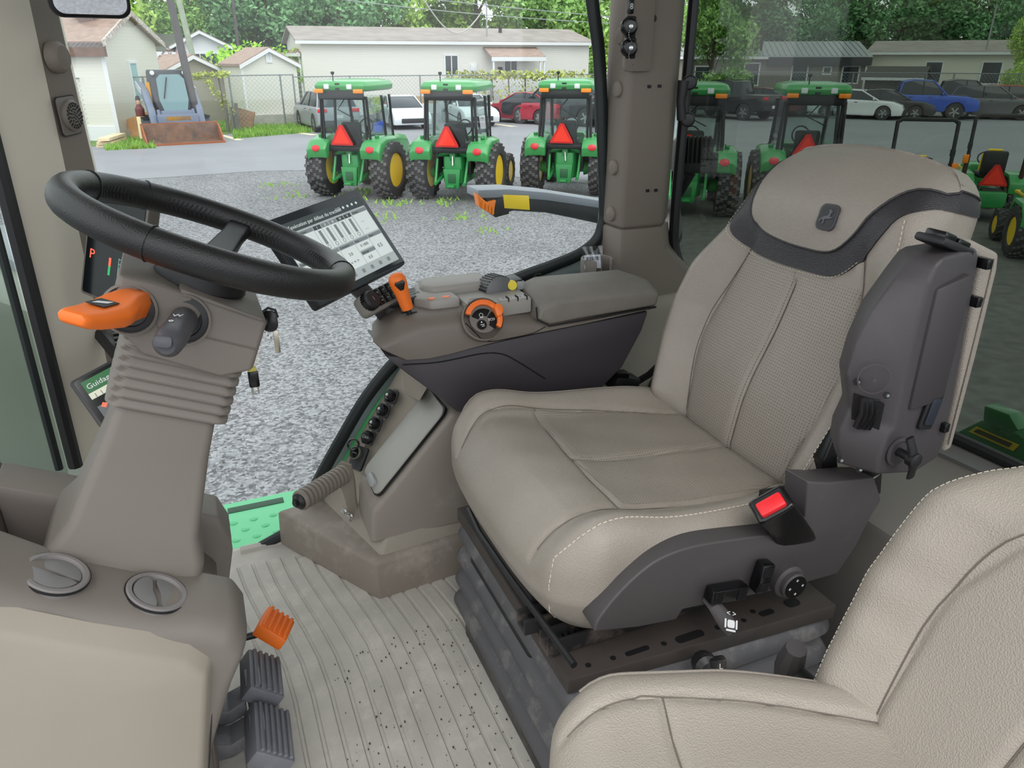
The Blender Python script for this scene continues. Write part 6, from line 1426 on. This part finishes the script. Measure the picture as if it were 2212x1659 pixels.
# ---------------------------------------------------------------- planting
def leafmat(nm, rgb):
    m = mat(nm, rgb, .7, var=(1.1, .35)); return m
def leaves(b, c, r, n, sz, squash=1.0, rnd=random):
    for i in range(n):
        d = V((rnd.gauss(0, 1), rnd.gauss(0, 1), rnd.gauss(0, 1))).normalized() * (rnd.random() ** .4)
        p = V(c) + V((d.x * r[0], d.y * r[1], d.z * r[2])); u = V((rnd.uniform(-1, 1), rnd.uniform(-1, 1), rnd.uniform(-.8, .8))).normalized(); v = u.cross(V((rnd.uniform(-1, 1), rnd.uniform(-1, 1), rnd.uniform(-1, 1)))).normalized(); s = sz * rnd.uniform(.6, 1.3)
        b.raw([p - u * s, p + v * s * .5, p + u * s, p - v * s * .5], [(0, 1, 2, 3)])
BARK = mat('bark', (92, 80, 68), .9, var=(3, .2))
def tree_mesh(label, leafm, crown, nl, sz, seed, trunk=True):
    rnd = random.Random(seed); t = thing('leafy_tree', label, 'tree', 'trees behind the houses'); b = B()
    W_, H_, z0 = crown
    for k in range(26):
        a = rnd.random() * 6.28; rr = W_ * math.sqrt(rnd.random()) * .8; z = z0 + H_ * rnd.random(); f = 1 - .5 * abs((z - z0) / H_ - .45)
        leaves(b, (rr * f * math.cos(a), rr * f * math.sin(a), z), (1.5, 1.5, 1.2), nl // 26, sz, 1, rnd)
    b.o('foliage', leafm, t)
    if trunk:
        b = B().tube([(0, 0, 0), (.1, 0, 3), (.0, .1, 7)], [.28, .22, .1], 8)
        for k in range(6): a = k * 1.1; b.tube([(0, 0, 2.2 + k * .6), (1.6 * math.cos(a), 1.6 * math.sin(a), 4 + k * .7)], [.1, .04], 5)
        b.o('trunk', BARK, t)
    return t
protos = [tree_mesh('bright spring-green tree in the row behind the houses', leafmat('leaf_bright', (178, 210, 106)), (4.2, 9, 1.6), 11000, .19, 1), tree_mesh('mid-green tree in the row behind the houses', leafmat('leaf_mid', (145, 186, 102)), (4.4, 9.5, 1.4), 11000, .19, 2), tree_mesh('dark bluish-green tree in the row behind the houses', leafmat('leaf_dark', (118, 164, 112)), (4.4, 10, 1.2), 11000, .19, 3)]
lay = [(-30, 56, 0), (90, 60, 1), (185, 55, 0), (255, 62, 1), (330, 66, 0), (420, 64, 1), (520, 66, 0), (590, 62, 2), (665, 64, 2), (740, 60, 2), (815, 64, 0), (880, 62, 0), (950, 66, 1), (1030, 63, 0), (1110, 66, 0), (1190, 62, 1), (1270, 64, 0), (1350, 66, 0),
       (1450, 60, 2), (1540, 63, 1), (1650, 66, 1), (1740, 62, 2), (1830, 68, 1), (1930, 64, 2), (2030, 67, 1), (2130, 63, 2), (2230, 66, 1), (2330, 64, 2)]
rnd = random.Random(5); used = set()
SPOT = ['left of the front post', 'behind the mirror', 'behind the cream house chimney', 'right of the cream house gable', 'behind the dark-roofed house end', 'behind the two utility poles', 'right of the pale utility pole', 'above the lime bush', 'above the left end of the long mobile home', 'above the roof of the long home, left of its window', 'left of the sagging service cable', 'behind the sagging service cable', 'left of the service mast', 'right behind the service mast', 'above the porch roof', 'above the right half of the long home roof', 'above the right end of the long home', 'beside the clear window edge',
        'left edge of the tinted window', 'behind the near overhanging tree', 'above the flue of the taupe home', 'above the metal roof middle', 'above the metal roof right end', 'above the lean-to', 'above the left end of the white home roof', 'behind the white home service mast', 'behind the thin young tree', 'beyond the right edge of the tinted window']
KINDS = ['bright spring-green', 'mid-green', 'dark bluish-green']
for (u, d, k), spot in zip(lay, SPOT):
    o = protos[k] if k not in used else dup(protos[k]); used.add(k)
    o.location = gp(u, d + (14 if u > 1400 else 4)); o.rotation_euler = (0, 0, rnd.random() * 6.28); s = rnd.uniform(.95, 1.2); o.scale = (s, s, s); o['label'] = KINDS[k] + ' tree ' + spot
nt_ = dup(protos[1], gp(1540, 48, GZ), .5); nt_['label'] = 'nearer dark tree overhanging the metal-roofed home beside the post'; nt_['group'] = 'nearer trees'; nt_.scale = (.62, .62, .8)
nt_ = dup(protos[0], gp(2222, 54, GZ), 1.5); nt_['label'] = 'young thin tree in front of the white mobile home at the right edge'; nt_['group'] = 'nearer trees'; nt_.scale = (.32, .32, .45)
sh_ = thing('leafy_bush', 'bright green bush behind the cream garden shed', 'bush'); b = B(); leaves(b, gp(555, 46, GZ + 2.2), (3.2, 1.2, 1.6), 1500, .16); leaves(b, gp(500, 46, GZ + 2.0), (1.4, 1.0, 1.7), 700, .16); b.o('foliage', leafmat('leaf_lime', (160, 210, 70)), sh_); B().tube([gp(555, 46), gp(555, 46, GZ + 2)], .1, 6).o('stem', BARK, sh_); rebase(sh_, gp(555, 46))
pb = thing('plum_bush', 'bare-looking purple-leaved bush beside the utility poles', 'bush'); b = B(); leaves(b, gp(375, 45, GZ + 2.6), (1.0, .7, .9), 260, .10); b.o('foliage', leafmat('leaf_plum', (150, 122, 128)), pb); B().tube([gp(375, 45), gp(375, 45, GZ + 2.6)], .06, 6).o('stem', BARK, pb); rebase(pb, gp(375, 45))
hv = thing('ivy_hedge', 'ivy trailing over the fence in front of the mobile home porch', 'hedge'); b = B()
for i in range(16): u = 985 + i * 18; leaves(b, gp(u, 41.5, GZ + 2.15), (.6, .3, .28), 60, .10); leaves(b, gp(u + 5, 41.5, GZ + 1.4), (.6, .25, .6), 26, .09)
b.o('foliage', leafmat('leaf_olive', (168, 178, 92)), hv); b = B()
for i in range(8): b.tube([gp(995 + i * 36, 41.6), gp(990 + i * 36, 41.6, GZ + 2.1)], .03, 5)
b.o('stems', BARK, hv)
A_, B_ = gp(1000, 42.3), gp(1262, 43.3); B().loft([[p, p + V((0, 0, 1.95)), p + V((.03, .03, 1.95)), p + V((.03, .03, 0))] for p in (A_, B_)]).o('white_screen', mat('screen_board', (226, 228, 230), .7), hv); rebase(hv, A_)
vn = thing('fence_vine', 'yellow-green vine hanging on the fence behind the track loader', 'vine'); b = B()
for i in range(14): leaves(b, gp(336 + i * 11, 36.6, GZ + 2.25 + .1 * random.random()), (.3, .15, .16), 26, .085)
for i in range(10): leaves(b, gp(440 + 4 * i + 10 * random.random(), 36.6, GZ + 2.1 - i * .15), (.22, .12, .22), 16, .08)
b.o('foliage', leafmat('leaf_vine', (176, 188, 84)), vn); B().tube([gp(470, 36.7), gp(465, 36.7, GZ + 2.2)], .03, 5).o('stem', BARK, vn); rebase(vn, gp(470, 36.7))

# ---------------------------------------------------------------- compact track loader, facing the cab
LG = mat('loader_grey', (112, 122, 142), .45); LGL = mat('loader_pale', (196, 202, 208), .45); LB = mat('loader_dark', (58, 62, 68), .5); LY = mat('loader_yellow', (232, 168, 40), .5); RUST = mat('rusty_steel', (112, 84, 68), .7, var=(3, .25), dirt=((70, 66, 64), 2.5, .5, .8)); RUSTE = mat('rust_edge', (160, 96, 66), .8)
sk = thing('track_loader', 'grey compact track loader with rusty bucket parked by the fence', 'loader')
for s in (-1, 1):
    tk = [(-1.0, .15), (-.8, .0), (.75, .0), (1.0, .25), (.95, .5), (.6, .72), (-.7, .72), (-1.0, .5)]
    to = B().loft([[(s * x, y, z) for y, z in tk] for x in (.62, 1.0)]).o('track', LB, sk, bev=.05)
    for k in range(11): B().box((s * .81, -.75 + k * .14, .735), (.37, .05, .05)).o('track_pad', BLK, to)
    ar_ = [(-1.0, 1.55), (-.95, 1.75), (.1, 1.52), (.75, .98), (1.0, .40), (.85, .35), (.5, .90), (-.1, 1.30)]
    B().loft([[(s * x, y, z) for y, z in ar_] for x in (.60, .80)]).o('lift_arm', LG, sk, bev=.03); B().loft([[(s * x, y, z) for y, z in ((-.98, 1.58), (-.94, 1.77), (.08, 1.55), (.0, 1.38))] for x in (.80, .82)]).o('arm_stripe', LGL, sk)
    B().tube([(s * .50, .65, .95), (s * .50, 1.0, .45)], .06, 8).o('tilt_ram', LG, sk); B().lathe([(.07, 0), (.06, .05), (.02, .06)], frame((s * .46, .45, 2.02), (0, 1, 0)), 14).o('headlight', LAMP, sk)
    B().box((s * .57, -.1, 1.3), (.05, .5, .9)).o('side_frame', LY, sk)
cb2 = B().loft([[(x * k, y + dy_, z) for x, y in ((-.55, -.5), (.55, -.5), (.55, .42), (.35, .5), (-.35, .5), (-.55, .42))] for z, k, dy_ in ((.85, .8, .25), (1.15, .95, .15), (1.5, 1, .05), (2.02, .92, -.06), (2.10, .88, -.08))]).o('cab', LB, sk, bev=.02)
do = [(-.34, .95), (-.42, 1.25), (-.40, 1.85), (-.28, 1.98), (.28, 1.98), (.40, 1.85), (.42, 1.25), (.34, .95), (.18, .80), (-.18, .80)]
B().loft([[(x, .80 - .18 * (z - .8) + d, z) for x, z in do] for d in (-.03, .03)]).o('door_glass', mat('loader_glass', (112, 142, 146), .1), sk); B().tube([(.10, .66, 1.9), (.28, .78, 1.3)], .018, 5).o('wiper', BLK, sk)
B().box((0, .95, .72), (.75, .1, .16)).o('quick_coupler', LY, sk, bev=.02); B().box((0, .2, .6), (1.2, 1.6, .5)).o('chassis', LG, sk, bev=.05); B().box((0, .8, .70), (.9, .3, .5)).o('front_frame', LG, sk, bev=.04)
bp_ = [(.95, .55), (1.02, .58), (1.15, .10), (1.75, .06), (1.75, .0), (1.05, .0), (.92, .25)]
bk_ = B().loft([[(x, y, z) for y, z in bp_] for x in (-1.12, 1.12)]).o('bucket', RUST, sk, bev=.01)
for s in (-1, 1): B().loft([[(s * x, y, z) for y, z in ((.95, .58), (1.25, .50), (1.75, .05), (1.1, .0), (.92, .25))] for x in (1.09, 1.13)]).o('bucket_side', RUSTE, bk_)
B().box((0, 1.74, .03), (2.26, .06, .07)).o('cutting_edge', RUSTE, bk_); B().box((0, .98, .58), (2.26, .06, .05)).o('bucket_lip', RUSTE, bk_)
sk.location = gp(352, 33.5); sk.rotation_euler = (0, 0, hz(148)); sk.scale = (1.22, 1.2, 1.22)
# clutter by the fence
tag(B().box((0, 0, .16), (1.9, .5, .10)).box((.1, .05, .30), (2.0, .4, .10)).box((0, 0, .05), (1.8, .6, .10)).o('lumber_pile', mat('pale_lumber', (226, 206, 170), .8, var=(2, .12))), 'pale lumber stacked on the grass by the front post', 'lumber')
o = bpy.data.objects['lumber_pile']; o.location = gp(205, 32.5); o.rotation_euler = (0, 0, hz(80))
o = tag(B().box((0, 0, .5), (1.5, .06, 1.1)).o('wood_panel', mat('orange_wood', (186, 140, 96), .8, var=(3, .15))), 'orange-brown wooden panel leaning by the loader', 'panel'); o.location = gp(288, 34); o.rotation_euler = (R(-18), R(-18), hz(8))
o = tag(B().box((0, 0, .55), (.1, .12, 1.3)).box((.25, 0, .5), (.1, .12, 1.1)).box((.5, 0, .6), (.1, .12, 1.2)).o('dark_pallet', mat('weathered_wood', (120, 118, 112), .9, var=(3, .2))), 'weathered grey boards standing right of the loader', 'boards'); o.location = gp(470, 36.2); o.rotation_euler = (0, 0, hz(5))
o = tag(B().box((0, 0, .45), (1.0, .08, .9)).o('brown_board', mat('brown_board', (150, 120, 96), .9, var=(3, .2))), 'brown board leaning at the fence corner left of the cream shed', 'board'); o.location = gp(498, 37.4); o.rotation_euler = (R(-8), R(15), hz(0))
dm_ = thing('garden_figure', 'small painted garden figure with dark hair standing left of the loader', 'figure')
B().lathe([(.10, 0), (.17, .05), (.15, .55), (.11, .72), (.05, .80)], None, 14).o('robe', mat('figure_cream', (228, 216, 170), .7), dm_); B().lathe([(.14, .55), (.15, .75), (.06, .86)], None, 14).o('shawl', mat('figure_maroon', (110, 56, 56), .7), dm_); B().lathe([(.001, .82), (.06, .86), (.075, .93), (.05, 1.0), (.001, 1.02)], None, 12).o('head', mat('figure_skin', (196, 150, 120), .7), dm_); B().lathe([(.078, .93), (.08, .98), (.05, 1.04), (.001, 1.05)], M.Translation((0, .01, 0)), 12).o('hair', BLK, dm_)
dm_.location = gp(280, 33.2); dm_.scale = (1.1, 1.1, 1.6)

# ---------------------------------------------------------------- parts of our own machine outside the glass
lb = thing('marker_light_bar', 'grey and black marker bar with amber lamp and yellow reflector outside the side window', 'light bar')
yb = 2.25
tp_ = [at(u, v, y=yb) for u, v in ((1032, 413), (1100, 411), (1180, 418), (1240, 427), (1330, 441))]; bt_ = [at(u, v, y=yb) for u, v in ((1072, 468), (1110, 456), (1180, 460), (1240, 472), (1330, 492))]
b = B(); b.loft([[t_, t_ + V((0, .10, 0)), q_ + V((0, .10, 0)), q_] for t_, q_ in zip(tp_, bt_)]); b.o('bar', mat('bar_black', (46, 47, 50), .5), lb, bev=.008)
b = B(); b.loft([[t_ + V((0, -.004, .004)), t_ + V((0, .105, .004)), t_ + V((0, .105, -.022)), t_ + V((0, -.004, -.022))] for t_ in tp_]); b.o('grey_cap', mat('bar_grey', (132, 138, 146), .5), lb, bev=.003)
lq = [at(u, v, y=yb - .012) for u, v in ((1031, 419), (1040, 427), (1052, 437), (1072, 432), (1066, 466), (1036, 448))]
lm = B().loft([lq, [p + V((.004, .05, 0)) for p in lq]]).o('amber_lens', mat('amber_marker', (240, 128, 40), .3), lb, bev=.003)
for k in range(4): B().box(at(1044 + k * 7, 444 + k * 3.5, y=yb - .015), (.006, .004, .022)).o('lens_rib', AMB, lm)
hq = [at(u, v, y=yb - .006) for u, v in ((1048, 428), (1056, 440), (1072, 430), (1090, 424), (1100, 462), (1070, 470))]
B().loft([hq, [p + V((.004, .06, 0)) for p in hq]]).o('lamp_housing', BLACK, lb, bev=.004)
yq = [at(u, v, y=yb - .008) for u, v in ((1087, 421), (1143, 423), (1145, 454), (1090, 450))]
B().loft([yq, [p + V((0, .01, 0)) for p in yq]]).o('yellow_reflector', mat('reflector_yellow', (240, 204, 40), .4), lb, bev=.002)
B().tube([at(1325, 466, y=yb + .05), V((1.28, 2.1, .62)), V((1.20, 1.78, .60))], .03, 8).o('bar_arm', BLACK, lb); rebase(lb, bt_[-1])
wl = thing('work_lamp', 'black finned work lamp outside the tinted window next to the post', 'lamp')
c = at(1500, 335, y=2.35); m = frame(c, (-.35, -.9, .1))
B().rrect(.145, .13, .02, .05, m @ M.Translation((0, 0, -.05))).o('body', BLK, wl, bev=.008)
for k in range(8): B().box((-.06 + k * .016, .02, .006), (.006, .095, .02), m).o('fin', BLK, wl, bev=.002)
B().box((.075, -.03, -.02), (.03, .08, .05), m).o('bracket', BLK, wl, bev=.006); B().tube([m @ V((0, -.06, -.03)), m @ V((-.05, -.16, -.05)), V((1.30, 1.82, .72)), V((1.25, 1.77, .70))], .02, 6).o('stalk', BLK, wl); rebase(wl, m @ V((-.1, -.3, -.1)))
gm = thing('green_implement', 'green steel fender part with yellow warning decal outside the tinted window', 'implement')
gq = [at(u, v, x=1.95) for u, v in ((2060, 935), (2120, 905), (2300, 985), (2300, 1060), (2180, 1010))]
GD = mat('implement_green', (44, 112, 60), .4, coat=.3)
B().loft([gq, [p + V((.10, -.02, -.05)) for p in gq]]).o('plate', GD, gm, bev=.008)
g2 = [at(u, v, x=1.93) for u, v in ((2125, 875), (2180, 895), (2200, 930), (2175, 935), (2122, 910))]; B().loft([g2, [p + V((.05, 0, 0)) for p in g2]]).o('lug', GD, gm, bev=.006)
g3 = [at(u, v, x=1.945) for u, v in ((2092, 932), (2108, 922), (2200, 962), (2188, 974))]; B().loft([g3, [p + V((.004, 0, 0)) for p in g3]]).o('decal', mat('decal_yellow', (222, 190, 40), .5), gm)
g4 = [at(u, v, x=1.943) for u, v in ((2102, 932), (2112, 927), (2186, 959), (2178, 966))]; B().loft([g4, [p + V((.003, 0, 0)) for p in g4]]).o('decal_panel', mat('decal_dark', (70, 72, 50), .5), gm)
B().tube([at(2175, 915, x=1.96), at(2230, 950, x=2.0), at(2330, 985, x=2.05)], .03, 8).o('tube', GD, gm); rebase(gm, gq[0])
hd = thing('tractor_hood', 'dark green-grey bonnet side seen through the windscreen strip at the left edge', 'hood')
hp_ = [at(u, v, y=2.3) for u, v in ((-500, 560), (-20, 640), (120, 690), (190, 900), (230, 1150), (-500, 1150))]
B().prism([(p.x, p.z) for p in hp_], 'y', 2.3, 2.9).o('panel', mat('hood_grey', (140, 146, 134), .4, var=(2, .1)), hd, bev=.03); hq_ = [at(u, v, y=2.6) for u, v in ((-500, 470), (0, 545), (70, 580), (90, 640), (-500, 640))]
B().prism([(p.x, p.z) for p in hq_], 'y', 2.6, 3.0).o('upper_panel', mat('hood_pale', (150, 156, 162), .4), hd, bev=.03); rebase(hd, hp_[-1])
